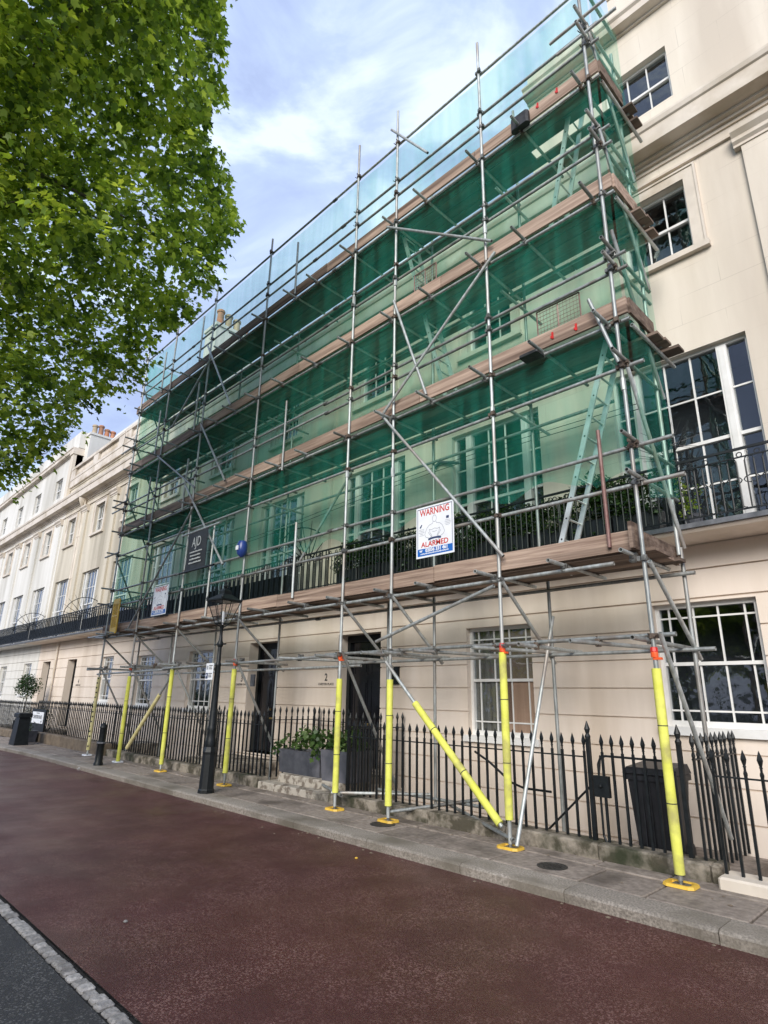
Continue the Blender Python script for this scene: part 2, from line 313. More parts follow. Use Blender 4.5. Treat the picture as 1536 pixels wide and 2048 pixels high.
# one ground sheet with a hole where the basement areas and the terrace stand
X0, X1, Y0, Y1 = -400, 300, -300, 400; hx0, hx1, hy0, hy1 = -70, 14, 6.9, 16
for a in ((X0, X1, Y0, hy0), (X0, X1, hy1, Y1), (X0, hx0, hy0, hy1), (hx1, X1, hy0, hy1)):
    g.quad((a[0], a[2], gz), (a[1], a[2], gz), (a[1], a[3], gz), (a[0], a[3], gz))
struct('ground', g, M['asphalt'])
KY = 5.44           # outer edge of the kerb
def kerb_y(x): return KY if x > -19 else KY-.045*(-19-x)**1.15
# red road
r = MB(); xs = [14, 4, 0, -5, -10, -15, -19, -22, -26, -30, -36, -44, -55, -70]
for a, b in zip(xs, xs[1:]):
    r.quad((b, 1.84, -.1), (a, 1.84, -.1), (a, kerb_y(a)+.02, -.1), (b, kerb_y(b)+.02, -.1))
road = struct('road', r, M['road'])
gs = MB(); gs.quad((-70, -9, -.1), (14, -9, -.1), (14, 1.70, -.1), (-70, 1.70, -.1)); struct('grey_road', gs, M['asphalt'])
# sett strip
b_ = MB(); b_.quad((-70, 1.70, -.115), (14, 1.70, -.115), (14, 1.84, -.115), (-70, 1.84, -.112))
strip = struct('sett_strip', b_, M['bed'])
for i in range(150):
    x = 1.2-i*.097; j = random.uniform(-.006, .006); q = MB()
    q.cbox(x-.044, x+.040+j, 1.715+random.uniform(0,.012), 1.815+random.uniform(-.012,.006), -.13, -.096+random.uniform(-.004,.007), .011)
    o = obj('sett', q, M['sett'], strip); 
# pavement bed, flags, kerb
b_ = MB()
for a, b in zip(xs, xs[1:]): b_.quad((b, kerb_y(b)+.03, -.055), (a, kerb_y(a)+.03, -.055), (a, 6.95, -.055), (b, 6.95, -.055))
pav = struct('pavement', b_, M['bed'])
x = 3.0; n = 0
while x > -40:
    l = random.uniform(1.1, 1.45) if x > -14 else random.uniform(1.3, 1.8); q = MB(); k0, k1 = kerb_y(x), kerb_y(x-l+.008)
    def sect(dy, z): return None
    vs = []
    for (xx, ky) in ((x-l+.008, k1), (x, k0)):
        vs += [(xx, ky+.012, -.13), (xx, ky+.004, -.025), (xx, ky+.02, -.006), (xx, ky+.045, 0), (xx, ky+.335, .002), (xx, ky+.335, -.08)]
    fs = [(i, (i+1) % 6, (i+1) % 6+6, i+6) for i in range(6)]+[tuple(range(5, -1, -1)), tuple(range(6, 12))]
    q.add(vs, fs); o = obj('kerbstone', q, M['kerb'], pav, True); n += 1
    x -= l
# flags : two rows, joints staggered
for row, (ya, yb) in enumerate(((.343, .99), (.998, 1.47))):
    x = 3.0+row*.3
    while x > -36:
        l = random.uniform(.62, 1.05) if row == 0 else random.uniform(.7, 1.2); q = MB(); dz = random.uniform(-.005, .004)
        ky = kerb_y(x-l/2)
        q.cbox(x-l+.020, x-.004, ky+ya+.020, ky+yb-.014, -.06, dz, .009)
        obj('flagstone', q, M['flag'], pav); x -= l
# manhole cover
mh = thing('manhole_cover', (-3.65, 6.07, .0), 'round cast iron cover set in a paving slab near the nearest scaffold foot', 'manhole cover')
q = MB(); q.lathe((-3.65, 6.07, .001), [(.155, -.01), (.155, .006), (.135, .006), (.132, .002), (.01, .003)], 28); obj('rim', q, M['manhole'], mh)
q = MB()
for i in range(-4, 5):
    for j in range(-4, 5):
        if i*i+j*j < 17: q.box(-3.65+i*.026-.008, -3.65+i*.026+.008, 6.07+j*.026-.008, 6.07+j*.026+.008, .0, .008)
obj('stud_pattern', q, M['manhole'], mh)
mh2 = thing('manhole_cover', (-6.25, 6.16, 0), 'dark round cover half under the yellow foot pad by the diagonal sleeve', 'manhole cover')
q = MB(); q.lathe((-6.25, 6.2, .001), [(.17, -.01), (.17, .006), (.15, .006), (.147, .003), (.01, .004)], 24); obj('rim', q, M['manhole'], mh2)
# basement areas: floor, front retaining wall
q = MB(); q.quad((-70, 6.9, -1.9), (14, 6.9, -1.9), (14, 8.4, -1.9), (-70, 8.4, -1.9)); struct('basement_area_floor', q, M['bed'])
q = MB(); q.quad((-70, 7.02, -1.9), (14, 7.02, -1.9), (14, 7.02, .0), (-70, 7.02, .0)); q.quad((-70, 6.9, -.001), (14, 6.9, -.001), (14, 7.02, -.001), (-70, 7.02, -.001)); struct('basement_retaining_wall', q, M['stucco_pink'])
# leaves and small litter lying on the road
for lx, ly, lab, s in ((-5.5, 5.05, 'small orange fallen leaf on the red road near the kerb', .02), (-5.25, 2.38, 'pale pebble on the red road near the sett strip', .018)):
    q = MB(); q.lathe((lx, ly, -.1), [(s*.8, 0), (s, .006), (s*.6, .014), (s*.1, .016)], 7); o = obj('fallen_leaf' if 'leaf' in lab else 'pebble', q, M['yellow'] if 'leaf' in lab else M['sett']); tag(o, lab, 'leaf' if 'leaf' in lab else 'pebble')

q = MB()
for _ in range(70):
    x_ = random.uniform(-14, 0); y_ = random.choice((KY-random.expovariate(9)-.02, random.uniform(5.8, 6.65))); z_ = -.099 if y_ < KY else .005
    s_ = random.uniform(.008, .022); a_ = random.uniform(0, 6.3); P_ = [(x_+s_*math.cos(a_+k)*(1 if k % 2 else 1.5), y_+s_*math.sin(a_+k)) for k in (0, 1.2, 2.5, 3.7, 5)]
    q.add([(u, v, z_) for u, v in P_]+[(x_, y_, z_+s_*.5)], [(k, (k+1) % 5, 5) for k in range(5)])
tag(obj('fallen_leaves', q, M['tanstone']), 'tiny brown leaf scraps scattered along the kerb and paving slabs', 'leaves', kind='stuff')
# ================================================================== TERRACE HOUSES
def openwall(mb, x0, x1, z0, z1, ops, y=WY, depth=.2):
    """front face at y with openings (xa, xb, za, zb), reveals going back by depth"""
    xs_ = sorted({x0, x1, *[o[0] for o in ops], *[o[1] for o in ops]}); xs_ = [v for v in xs_ if x0 <= v <= x1]
    zs_ = sorted({z0, z1, *[o[2] for o in ops], *[o[3] for o in ops]}); zs_ = [v for v in zs_ if z0 <= v <= z1]
    for a, b in zip(xs_, xs_[1:]):
        for c, d in zip(zs_, zs_[1:]):
            mx_, mz_ = (a+b)/2, (c+d)/2
            if any(o[0] < mx_ < o[1] and o[2] < mz_ < o[3] for o in ops): continue
            mb.quad((a, y, c), (b, y, c), (b, y, d), (a, y, d))
    for xa, xb, za, zb, *dd in ops:
        dd = dd[0] if dd else 0
        xa, xb, za, zb = max(xa, x0), min(xb, x1), max(za, z0), min(zb, z1)
        if xa >= xb or za >= zb: continue
        Y = y+(dd or depth)
        mb.quad((xa, y, za), (xa, y, zb), (xa, Y, zb), (xa, Y, za)); mb.quad((xb, y, za), (xb, Y, za), (xb, Y, zb), (xb, y, zb))
        if zb < z1-1e-6: mb.quad((xa, y, zb), (xb, y, zb), (xb, Y, zb), (xa, Y, zb))
        if za > z0+1e-6: mb.quad((xa, y, za), (xa, Y, za), (xb, Y, za), (xb, y, za))
def sash(parent, x0, x1, z0, z1, cols, rows_t, rows_b, y=None, mat_='white', frame=.055, horns=False, blind=None, name='window'):
    """sliding sash window: frame part with pane sub-parts; cols / rows are lists of fractions"""
    y = WY+.13 if y is None else y
    f = MB(); F = frame
    f.box(x0, x0+F, y-.03, y+.06, z0, z1); f.box(x1-F, x1, y-.03, y+.06, z0, z1)
    f.box(x0+F, x1-F, y-.03, y+.06, z1-F, z1); f.box(x0+F, x1-F, y-.045, y+.06, z0, z0+F*1.3)
    zm = (z0+z1)/2; mr = .022
    f.box(x0+F, x1-F, y-.012, y+.05, zm-mr, zm+mr)
    gb = .011; tot = sum(cols); ix0, ix1 = x0+F, x1-F; cx = []; a = 0
    for c_ in cols[:-1]: a += c_; cx.append(ix0+(ix1-ix0)*a/tot)
    panes = []
    for (za, zb, rows, yy) in ((zm+mr, z1-F, rows_t, y), (z0+F*1.3, zm-mr, rows_b, y+.022)):
        t_ = sum(rows); rz = []; a = 0
        for r__ in rows[:-1]: a += r__; rz.append(za+(zb-za)*a/t_)
        for c_ in cx: f.box(c_-gb, c_+gb, yy-.006, yy+.02, za, zb)
        ex = [ix0]+cx+[ix1]
        for z_ in rz:
            for a1, b1 in zip(ex, ex[1:]): f.box(a1+(gb if a1 != ix0 else 0), b1-(gb if b1 != ix1 else 0), yy-.006, yy+.02, z_-gb, z_+gb)
        ez = [za]+rz+[zb]
        for a1, b1 in zip(ex, ex[1:]):
            for c1, d1 in zip(ez, ez[1:]): panes.append((a1, b1, c1, d1, yy+.008))
    wo = obj(name, f, M[mat_], parent)
    for a1, b1, c1, d1, yy in panes:
        q = MB(); q.box(a1+.004, b1-.004, yy, yy+.004, c1+.004, d1-.004); obj('pane', q, M['glass'], wo)
    room(parent, x0, x1, z0, z1, y+.06, blind)
    return wo
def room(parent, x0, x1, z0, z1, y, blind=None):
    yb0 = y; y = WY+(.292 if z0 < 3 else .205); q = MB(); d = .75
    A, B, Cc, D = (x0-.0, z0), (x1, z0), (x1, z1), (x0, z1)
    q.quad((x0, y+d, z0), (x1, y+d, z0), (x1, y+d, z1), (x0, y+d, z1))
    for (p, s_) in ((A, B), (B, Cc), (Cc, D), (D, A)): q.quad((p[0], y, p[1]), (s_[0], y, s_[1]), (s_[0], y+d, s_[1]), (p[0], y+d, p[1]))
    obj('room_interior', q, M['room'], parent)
    if blind == 'curtain':
        q = MB(); W = x1-x0
        for (a, b) in ((x0+.05, x0+W*.34), (x1-W*.3, x1-.05)):
            n_ = 14
            for i in range(n_):
                xa, xb = a+(b-a)*i/n_, a+(b-a)*(i+1)/n_; ya, yb = yb0-.012+.014*math.sin(i*2.1), yb0-.012+.014*math.sin((i+1)*2.1)
                q.quad((xa, ya, z0+.02), (xb, yb, z0+.02), (xb, yb, z1-.02), (xa, ya, z1-.02))
        obj('curtain', q, M['curtain'], parent)
    if blind == 'tan':
        q = MB(); W = x1-x0; q.box(x0+W*.52, x1-.06, yb0-.03, yb0-.025, z0+.05, z1-.08); obj('blind', q, M['curtain_brown'], parent)
        q = MB(); n_ = 16; a, b = x0+.06, x0+W*.5
        for i in range(n_):
            xa, xb = a+(b-a)*i/n_, a+(b-a)*(i+1)/n_; ya, yb = yb0-.012+.014*math.sin(i*1.9), yb0-.012+.014*math.sin((i+1)*1.9)
            q.quad((xa, ya, z0+.02), (xb, yb, z0+.02), (xb, yb, z1-.02), (xa, ya, z1-.02))
        obj('curtain', q, M['curtain'], parent)
def tripartite(parent, x0, x1, z0, z1, blind=None):
    y = WY+.13; W = x1-x0; sl_ = .235; mu = .13; F = .04
    f = MB()
    f.box(x0, x0+F, y-.03, y+.06, z0, z1); f.box(x1-F, x1, y-.03, y+.06, z0, z1); f.box(x0+F, x1-F, y-.03, y+.06, z1-F, z1); f.box(x0+F, x1-F, y-.03, y+.06, z0, z0+.09)
    L1, R1 = x0+F+sl_, x1-F-sl_
    for a in (L1, R1-mu): f.box(a, a+mu, y-.05, y+.06, z0+.09, z1-F); f.box(a+.03, a+mu-.03, y-.062, y-.05, z0+.15, z1-.1)
    zm = (z0+z1)/2-.05; gb = .012; panes = []
    for (a, b, cols) in ((x0+F, L1, 1), (L1+mu, R1-mu, 3), (R1, x1-F, 1)):
        f.box(a, b, y-.012, y+.05, zm-.024, zm+.024)
        for (za, zb, yy) in ((zm+.024, z1-F, y), (z0+.09, zm-.024, y+.022)):
            zc = (za+zb)/2; ex = [a+(b-a)*i/cols for i in range(cols+1)]
            for e1 in ex[1:-1]: f.box(e1-gb, e1+gb, yy-.006, yy+.02, za, zb)
            for a1, b1 in zip(ex, ex[1:]):
                f.box(a1+(gb if a1 != a else 0), b1-(gb if b1 != b else 0), yy-.006, yy+.02, zc-gb, zc+gb)
                panes += [(a1, b1, za, zc, yy+.008), (a1, b1, zc, zb, yy+.008)]
    wo = obj('window', f, M['white'], parent)
    for a1, b1, c1, d1, yy in panes:
        q = MB(); q.box(a1+.004, b1-.004, yy, yy+.004, c1+.004, d1-.004); obj('pane', q, M['glass'], wo)
    room(parent, x0, x1, z0, z1, y+.06, blind)
BAYS = [.75, -2.5, -5.69, -8.83, -12.25, -15.5, -19.0, -22.45, -25.8, -29.33, -32.8, -36.4, -39.9, -43.4, -46.9]
PIL = [-.85, -4.2, -7.35, -10.5, -13.9, -17.3, -20.75, -24.2, -27.6, -31.1, -34.6, -38.1, -41.7, -45.2]
#          x0     x1     label
HOUSES = [(-4.2, 4.0, 'cream stucco house at the right edge, clear of the scaffold netting', 'stucco_warm'),
          (-10.8, -4.2, 'cream house number 2 behind the scaffold, its black door left of the tan-curtained window', 'stucco_warm'),
          (-17.4, -10.8, 'cream house number 3 behind the scaffold and the lamp post', 'stucco_warm'),
          (-24.0, -17.4, 'cream house just left of the scaffold, with a balustrade on its roof edge', 'stucco_old'),
          (-30.6, -24.0, 'weathered house with two dark doorways and a drainpipe, a white chimney on its roof', 'stucco_old'),
          (-48.5, -30.6, 'pale four-storey house at the far left end with an attic storey above its cornice', 'stucco_white')]
GFW = {-2.5: (-3.22, -1.96, 1.27, 2.88, None), -5.69: (-6.4, -5.13, 1.0, 2.78, 'tan'), -15.5: (-16.35, -15.0, 1.18, 2.78, None), -19.0: (-19.85, -18.6, 1.18, 2.78, None),
       -22.45: (-23.0, -21.9, 1.25, 2.85, None), -32.8: (-32.8, -31.6, 1.4, 2.85, None), -36.4: (-37, -35.8, 1.2, 2.8, None), -43.4: (-44, -42.8, 1.2, 2.8, None), -46.9: (-47.5, -46.3, 1.2, 2.8, None), .75: (.1, 1.4, 1.27, 2.88, None)}
GFD = {-8.83: (-9.78, -8.5), -12.25: (-13.2, -11.92), -25.8: (-26.65, -25.6), -29.33: (-29.9, -28.85), -39.9: (-40.5, -39.4)}
CZ = [-1.9, -1.2, -.45, -.08, .295, .67, 1.045, 1.42, 1.795, 2.17, 2.545, 2.92]
def house(i, x0, x1, label, wm):
    h = thing('terrace_house', ((x0+x1)/2, WY, 0), label, 'house', 'stucco terrace houses')
    W_ = M[wm]; Wg = M['stucco_pink'] if i <= 4 else M['stucco_white']
    bays = [b for b in BAYS if x0 < b < x1]; gops = []
    for b in bays:
        if b in GFW: a = GFW[b]; gops.append((a[0], a[1], a[2], a[3]))
        if b in GFD: a = GFD[b]; gops.append((a[0], a[1], .34, 2.86, .33))
    basem = [(b-.55, b+.55, -1.3, -.22) for b in bays if i <= 3]
    att = i == 5 or i == 0
    # ground floor: backing wall + one course per band of channelled stucco
    q = MB(); openwall(q, x0, x1, -1.9, 3.615, gops+basem, WY+.028, .26); obj('ground_floor_wall', q, Wg, h)
    for za, zb in zip(CZ, CZ[1:]):
        gp = .010
        cuts = sorted([o for o in gops+basem if o[2] < zb-.01 and o[3] > za+.01])
        zs_ = sorted({za+gp, zb-gp, *[min(max(v, za+gp), zb-gp) for o in cuts for v in (o[2], o[3])]})
        for c, d in zip(zs_, zs_[1:]):
            if d-c < .003: continue
            cur = x0
            for o in cuts+[(x1, x1, c, d)]:
                if not (o[2] < (c+d)/2 < o[3]) and o[0] != x1: continue
                if o[0] > cur+.01:
                    q = MB(); q.add([(cur, WY, c), (o[0], WY, c), (o[0], WY, d), (cur, WY, d), (cur, WY+.027, c), (o[0], WY+.027, c), (o[0], WY+.027, d), (cur, WY+.027, d)],
                          [(0, 1, 2, 3), (3, 2, 6, 7), (1, 0, 4, 5), (0, 3, 7, 4), (2, 1, 5, 6)]); obj('stucco_course', q, Wg, h)
                cur = max(cur, o[1])
    for b in bays:
        if b in GFW:
            a = GFW[b]; F = .05
            sash(h, a[0], a[1], a[2]+.06, a[3], [.1, .27, .26, .27, .1], [.82, .18], [.18, .82], blind=a[4])
            q = MB(); q.box(a[0]-.07, a[1]+.07, WY-.06, WY+.11, a[2]-.04, a[2]+.06); obj('window_sill', q, M['white'], h)
        if b in GFD:
            a = GFD[b]; y = WY+.32
            q = MB(); q.box(a[0], a[0]+.09, y-.06, y+.05, .34, 2.86); q.box(a[1]-.09, a[1], y-.06, y+.05, .34, 2.86); q.box(a[0]+.09, a[1]-.09, y-.06, y+.05, 2.72, 2.86)
            
            obj('door_frame', q, M['black'], h)
            d_ = MB(); xa, xb = a[0]+.09, a[1]-.09; d_.box(xa, xb, y, y+.04, .36, 2.72)
            mid = (xa+xb)/2; wv = (xb-xa)
            pan = MB()
            for (px0, px1) in ((xa+.1, mid-.05), (mid+.05, xb-.1)):
                for (pz0, pz1) in ((.5, 1.05), (1.17, 1.95), (2.06, 2.6)):
                    pan.box(px0, px1, y-.010, y, pz0, pz0+.02); pan.box(px0, px1, y-.010, y, pz1-.02, pz1); pan.box(px0, px0+.02, y-.010, y, pz0+.02, pz1-.02); pan.box(px1-.02, px1, y-.010, y, pz0+.02, pz1-.02)
                    pan.box(px0+.05, px1-.05, y-.014, y, pz0+.05, pz1-.05)
            do = obj('door', d_, M['blackdoor'], h); obj('door_panel', pan, M['blackdoor'], do)
            q = MB(); q.lathe((mid, y-.03, 1.28), [(.012, -.01), (.035, .0), (.035, .03), (.012, .045)], 10); q.box(mid-.015, mid+.015, y-.03, y, 1.28, 1.32); obj('door_knob', q, M['brass'], do)
            q = MB(); q.box(mid-.10, mid+.10, y-.016, y-.002, 1.08, 1.12); obj('letter_plate', q, M['brass'], do)
            q = MB(); q.box(a[0], a[1], WY+.0271, y+.05, .26, .34); obj('door_step', q, M['steps'], h)
        if i <= 3:
            sash(h, b-.5, b+.5, -1.3, -.26, [1, 1, 1], [1], [1], y=WY+.16)
            ar = MB(); n_ = 10; pts = [(b-.56+1.12*k/n_, -.22-.14*(abs(2*k/n_-1))**2) for k in range(n_+1)]
            for p_, p2 in zip(pts, pts[1:]): ar.add([(p_[0], WY-.01, p_[1]), (p2[0], WY-.01, p2[1]), (p2[0], WY-.01, -.16), (p_[0], WY-.01, -.16), (p_[0], WY+.2, p_[1]), (p2[0], WY+.2, p2[1]), (p2[0], WY+.2, -.16), (p_[0], WY+.2, -.16)], [(0,1,2,3),(0,4,5,1),(3,2,6,7)])
            obj('basement_arch', ar, Wg, h)
    # plain band + string under the balcony
    q = MB(); q.prism([(WY+.027, 2.935), (WY-.004, 2.935), (WY-.004, 3.29), (WY+.027, 3.29)], x0, x1); obj('frieze_panel', q, Wg, h)
    q = MB(); q.prism([(WY+.027, 3.31), (WY-.012, 3.31), (WY-.012, 3.614), (WY+.027, 3.614)], x0, x1); obj('frieze_band', q, Wg, h)
    # upper wall
    ops = []
    for b in bays: ops += [(b-.95, b+.95, 3.74, 6.45), (b-.5, b+.52, 8.08, 9.36)]
    aops = [(b-(.55 if i else .5), b+.58, 11.08, 12.2) for b in bays] if att else []
    q = MB(); openwall(q, x0, x1, 3.615, 10.0, ops, WY, .2); obj('upper_wall', q, W_, h)
    for b in bays:
        tripartite(h, b-.95, b+.95, 3.78, 6.45)
        sash(h, b-.5, b+.52, 8.08, 9.36, [1, 1, 1], [1], [1], frame=.045)
        # surround with a sill
        s_ = MB(); wd = .16
        s_.box(b-.5-wd, b-.5, WY-.035, WY-.001, 8.08, 9.36+wd); s_.box(b+.52, b+.52+wd, WY-.035, WY-.001, 8.08, 9.36+wd); s_.box(b-.5, b+.52, WY-.035, WY-.001, 9.36, 9.36+wd)
        s_.box(b-.5-wd-.03, b-.5-wd, WY-.055, WY-.001, 8.08, 9.36+wd+.03); s_.box(b+.52+wd, b+.55+wd, WY-.055, WY-.001, 8.08, 9.36+wd+.03); s_.box(b-.5-wd, b+.52+wd, WY-.055, WY-.001, 9.36+wd, 9.39+wd)
        obj('window_surround', s_, M['trim'], h)
        q = MB(); q.box(b-.72, b+.74, WY-.09, WY+.1, 7.98, 8.075); obj('window_sill', q, M['trim'], h)
        if i >= 3:
            q = MB(); q.prism([(WY-.001, 9.50), (WY-.05, 9.52), (WY-.09, 9.57), (WY-.09, 9.6), (WY-.001, 9.6)], b-.75, b+.77); 
    for p in [p for p in PIL if x0 <= p+.001 <= x1+.3 and p < x1]:
        if i in (3, 4, 5, 1, 2) or p == -.85:
            q = MB(); q.box(p-.31, p+.31, WY-.08, WY-.001, 3.75, 9.32); q.box(p-.36, p+.36, WY-.1, WY-.001, 3.74, 4.0); po = obj('pilaster', q, W_, h)
            q = MB(); P0 = [(WY-.001, 9.32), (WY-.10, 9.32), (WY-.10, 9.36), (WY-.14, 9.40), (WY-.14, 9.46), (WY-.20, 9.53), (WY-.20, 9.60), (WY-.001, 9.60)]
            q.prism(P0, p-.40, p+.40); obj('capital', q, M['trim'], po)
    # entablature
    q = MB(); q.prism([(WY-.001, 9.62), (WY-.05, 9.62), (WY-.05, 9.66), (WY-.001, 9.66)], x0, x1); q.prism([(WY-.001, 9.84), (WY-.03, 9.84), (WY-.03, 9.86), (WY-.001, 9.86)], x0, x1); obj('string_course', q, M['trim'], h)
    q = MB(); q.prism([(WY+.1, 9.93), (WY-.05, 9.93), (WY-.05, 9.98), (WY-.12, 9.99), (WY-.12, 10.03), (WY-.34, 10.05), (WY-.34, 10.33), (WY-.37, 10.35), (WY-.39, 10.42), (WY-.39, 10.46), (WY+.1, 10.62)], x0, x1); obj('cornice', q, M['trim'], h)
    if att:
        ax0 = x0 if i else -4.5
        q = MB(); openwall(q, ax0, x1, 10.6, 13.1, aops, WY, .2); q.quad((ax0, WY, 10.6), (ax0, WY, 13.1), (ax0, 15, 13.1), (ax0, 15, 10.6)); q.quad((x1, WY, 10.6), (x1, 15, 10.6), (x1, 15, 13.1), (x1, WY, 13.1)); obj('attic_wall', q, W_, h)
        for a in aops:
            sash(h, a[0], a[1], a[2], a[3], [1, 1, 1], [1], [1], frame=.045)
        q = MB(); q.prism([(15, 13.08), (WY-.05, 13.08), (WY-.05, 13.12), (WY-.2, 13.14), (WY-.2, 13.28), (WY-.24, 13.32), (WY-.24, 13.36), (15, 13.5)], ax0, x1); obj('top_cornice', q, M['trim'], h)
        if i == 0:
            q = MB(); q.box(-2.75, x1, WY+.02, 9.2, 13.4, 15.6); q.box(-2.75, x1, WY-.01, WY+.0199, 14.2, 14.24)
            q.box(-4.5, -2.751, WY+.03, 10, 13.4, 13.95)
            obj('parapet', q, W_, h)
            q = MB(); q.box(-.4, 4, WY-.02, WY-.001, 10.64, 10.72)
        else:
            q = MB(); q.box(x0, x1, WY+.02, 9, 13.4, 14.3); obj('parapet', q, W_, h)
    else:
        q = MB(); q.box(x0, x1, WY+.02, WY+.45, 10.5, 11.05); q.box(x0, x1, WY-.02, WY+.48, 11.05, 11.13); obj('parapet', q, W_, h)
        q = MB(); q.quad((x0, WY+.4, 10.9), (x1, WY+.4, 10.9), (x1, 11.5, 12.0), (x0, 11.5, 12.0)); q.quad((x0, 11.5, 12.0), (x1, 11.5, 12.0), (x1, 15, 11), (x0, 15, 11)); obj('roof', q, M['lead'], h)
    q = MB(); q.quad((x0, 15, -1.9), (x0, 15, 11), (x1, 15, 11), (x1, 15, -1.9))
    for X in (x0, x1): q.quad((X, WY+.02, -1.9), (X, 15, -1.9), (X, 15, 10.6), (X, WY+.02, 10.6))
    obj('rear_wall', q, W_, h)
    # balcony slab
    q = MB(); q.prism([(WY-.001, 3.63), (7.66, 3.63), (7.63, 3.66), (7.63, 3.70), (WY-.001, 3.71)], x0, x1); obj('balcony_slab', q, Wg, h)
    q = MB(); q.prism([(WY-.001, 3.7101), (7.631, 3.7101), (7.629, 3.675), (7.59, 3.675), (7.59, 3.735), (WY-.001, 3.745)], x0, x1); obj('lead_capping', q, M['lead'], h)
    q = MB()
    for b in bays: q.prism([(WY-.001, 3.40), (WY-.05, 3.40), (WY-.2, 3.55), (WY-.2, 3.628), (WY-.001, 3.628)], b-1.25, b-1.1); q.prism([(WY-.001, 3.40), (WY-.05, 3.40), (WY-.2, 3.55), (WY-.2, 3.628), (WY-.001, 3.628)], b+1.1, b+1.25)
    return h
HO = [house(i, *a) for i, a in enumerate(HOUSES)]
# balustrade on houses 3, 4
bal = MB(); bal.lathe((0, 0, 0), [(.05, 0), (.05, .03), (.03, .05), (.06, .14), (.065, .2), (.035, .34), (.03, .38), (.05, .4), (.05, .43)], 8); balm = bal.mesh('roof_baluster', M['trim'], True)
for hi, xa, xb in ((3, -23.9, -17.6), (4, -30.5, -24.0)):
    q = MB(); q.box(xa, xb, WY-.12, WY+.12, 11.5-.02, 11.62-.02); q.box(xa, xb, WY-.1, WY+.12, 11.131, 11.48)
    q.box(xa, xb, WY-.13, WY+.13, 12.03, 12.16)
    for px_ in (xa, (xa+xb)/2-.3, xb-.6): q.box(px_, px_+.6, WY-.11, WY+.11, 11.60, 12.03)
    bo = obj('balustrade', q, M['trim'], HO[hi])
    x = xa+.7
    while x < xb-.65:
        if not ((xa+xb)/2-.36 < x < (xa+xb)/2+.36): inst('roof_baluster', balm, bo, (x, WY, 11.60))
        x += .17
# chimney stacks on the party walls (front to back), pots in a row
def chimney(parent, x, y0, y1, z0, z1, wmat, pots):
    q = MB(); q.box(x-.55, x+.25, y0, y1, z0, z1); q.box(x-.60, x+.30, y0-.05, y1+.05, z1, z1+.12); q.box(x-.57, x+.27, y0-.02, y1+.02, z0+.001, z0+.5)
    c = obj('chimney_stack', q, wmat, parent)
    for k, (yy, m_, h_) in enumerate(pots):
        p = MB(); p.lathe((x-.05, yy, z1+.12), [(.15, 0), (.13, .06), (.115, h_-.12), (.15, h_-.1), (.15, h_-.03), (.12, h_), (.09, h_), (.09, h_-.1)], 12); obj('chimney_pot', p, M[m_], c, True)
chimney(HO[4], -30.3, 8.62, 9.95, 10.9, 14.05, M['stucco_white'], [(8.85, 'pot_buff', .55), (9.15, 'pot', .62), (9.45, 'pot', .5), (9.75, 'pot', .48)])
chimney(HO[2], -17.4, 8.35, 9.9, 10.9, 14.1, M['stucco_white'], [(8.6, 'pot', .75), (8.93, 'pot_buff', .7), (9.27, 'pot_buff', .65), (9.62, 'pot', .5)])
q = MB(); q.prism([(8.4, 11.1), (8.35, 12.2), (9.2, 13.6), (10.4, 13.9), (10.4, 11.1)], -28.0, -24.3); obj('mansard_roof', q, M['stucco_white'], HO[4])
q = MB(); q.box(-31.0, -30.6, 8.15, 8.6, 10.6, 13.0); q.box(-31.05, -30.55, 8.1, 8.65, 13.0, 13.14); obj('end_pier', q, M['stucco_warm'], HO[5])
# drain pipes
for hi, px_ in ((4, -28.0), (4, -27.75)):
    q = MB(); q.tube((px_, WY-.07, 3.8), (px_, WY-.07, 10.2), .045, 10)
    for z_ in (4.6, 6.3, 8.2): q.lathe((px_, WY-.07, z_), [(.045, 0), (.062, .01), (.062, .09), (.045, .1)], 10)
    if px_ == -28.0: q.tube((px_, WY-.07, -.5), (px_, WY-.07, 3.6), .045, 10); q.lathe((px_+.12, WY-.14, 9.6), [(.05, 0), (.09, .1), (.17, .28), (.19, .42), (.19, .46)], 8)
    obj('drainpipe', q, M['trim'], HO[hi], True)
# slim pipes on the netted fronts and the angled pipe
q = MB(); q.tube((-7.1, WY-.05, 3.8), (-7.1, WY-.05, 5.9), .03); q.tube((-7.1, WY-.05, 5.9), (-6.9, WY-.05, 6.0), .03); q.tube((-6.9, WY-.05, 6.0), (-6.45, WY-.05, 5.86), .03); obj('wall_pipe', q, M['lead'], HO[1])
# lettering painted on the wall
def text(body, size, loc, mt, parent, name='lettering', ext=.002, scale=(1, 1), rot=(R(90), 0, 0), spacing=1.0, align='CENTER', bold=0.):
    c = bpy.data.curves.new(name, 'FONT'); c.body = body; c.size = size; c.align_x = align; c.align_y = 'CENTER'; c.extrude = ext; c.space_character = spacing; c.offset = bold; c.resolution_u = 3
    t = bpy.data.objects.new(name, c); C.objects.link(t); dg = bpy.context.evaluated_depsgraph_get(); me = bpy.data.meshes.new_from_object(t.evaluated_get(dg)); bpy.data.objects.remove(t)
    me.materials.clear(); me.materials.append(mt)
    o = bpy.data.objects.new(name, me); C.objects.link(o); o.parent = parent; o.location = Vector(loc)-(worldloc(parent) if parent else Vector((0,0,0))); o.rotation_euler = rot; o.scale = (scale[0], scale[1], 1)
    return o
for n_, hx, hi in (('2', -10.14, 1), ('3', -13.45, 2), ('4', -25.05, 4)):
    text(n_, .21, (hx, WY-.003, 2.0), M['numeral'], HO[hi], 'house_number', scale=(.9, 1), bold=.004)
    text('CHESTER PLACE', .066, (hx, WY-.003, 1.865), M['numeral'], HO[hi], 'address_lettering', spacing=1.08, bold=.001)
q = MB(); q.box(-13.0, -12.84, WY-.04, WY-.001, 1.82, 2.1); obj('intercom', q, M['lead'], HO[2])
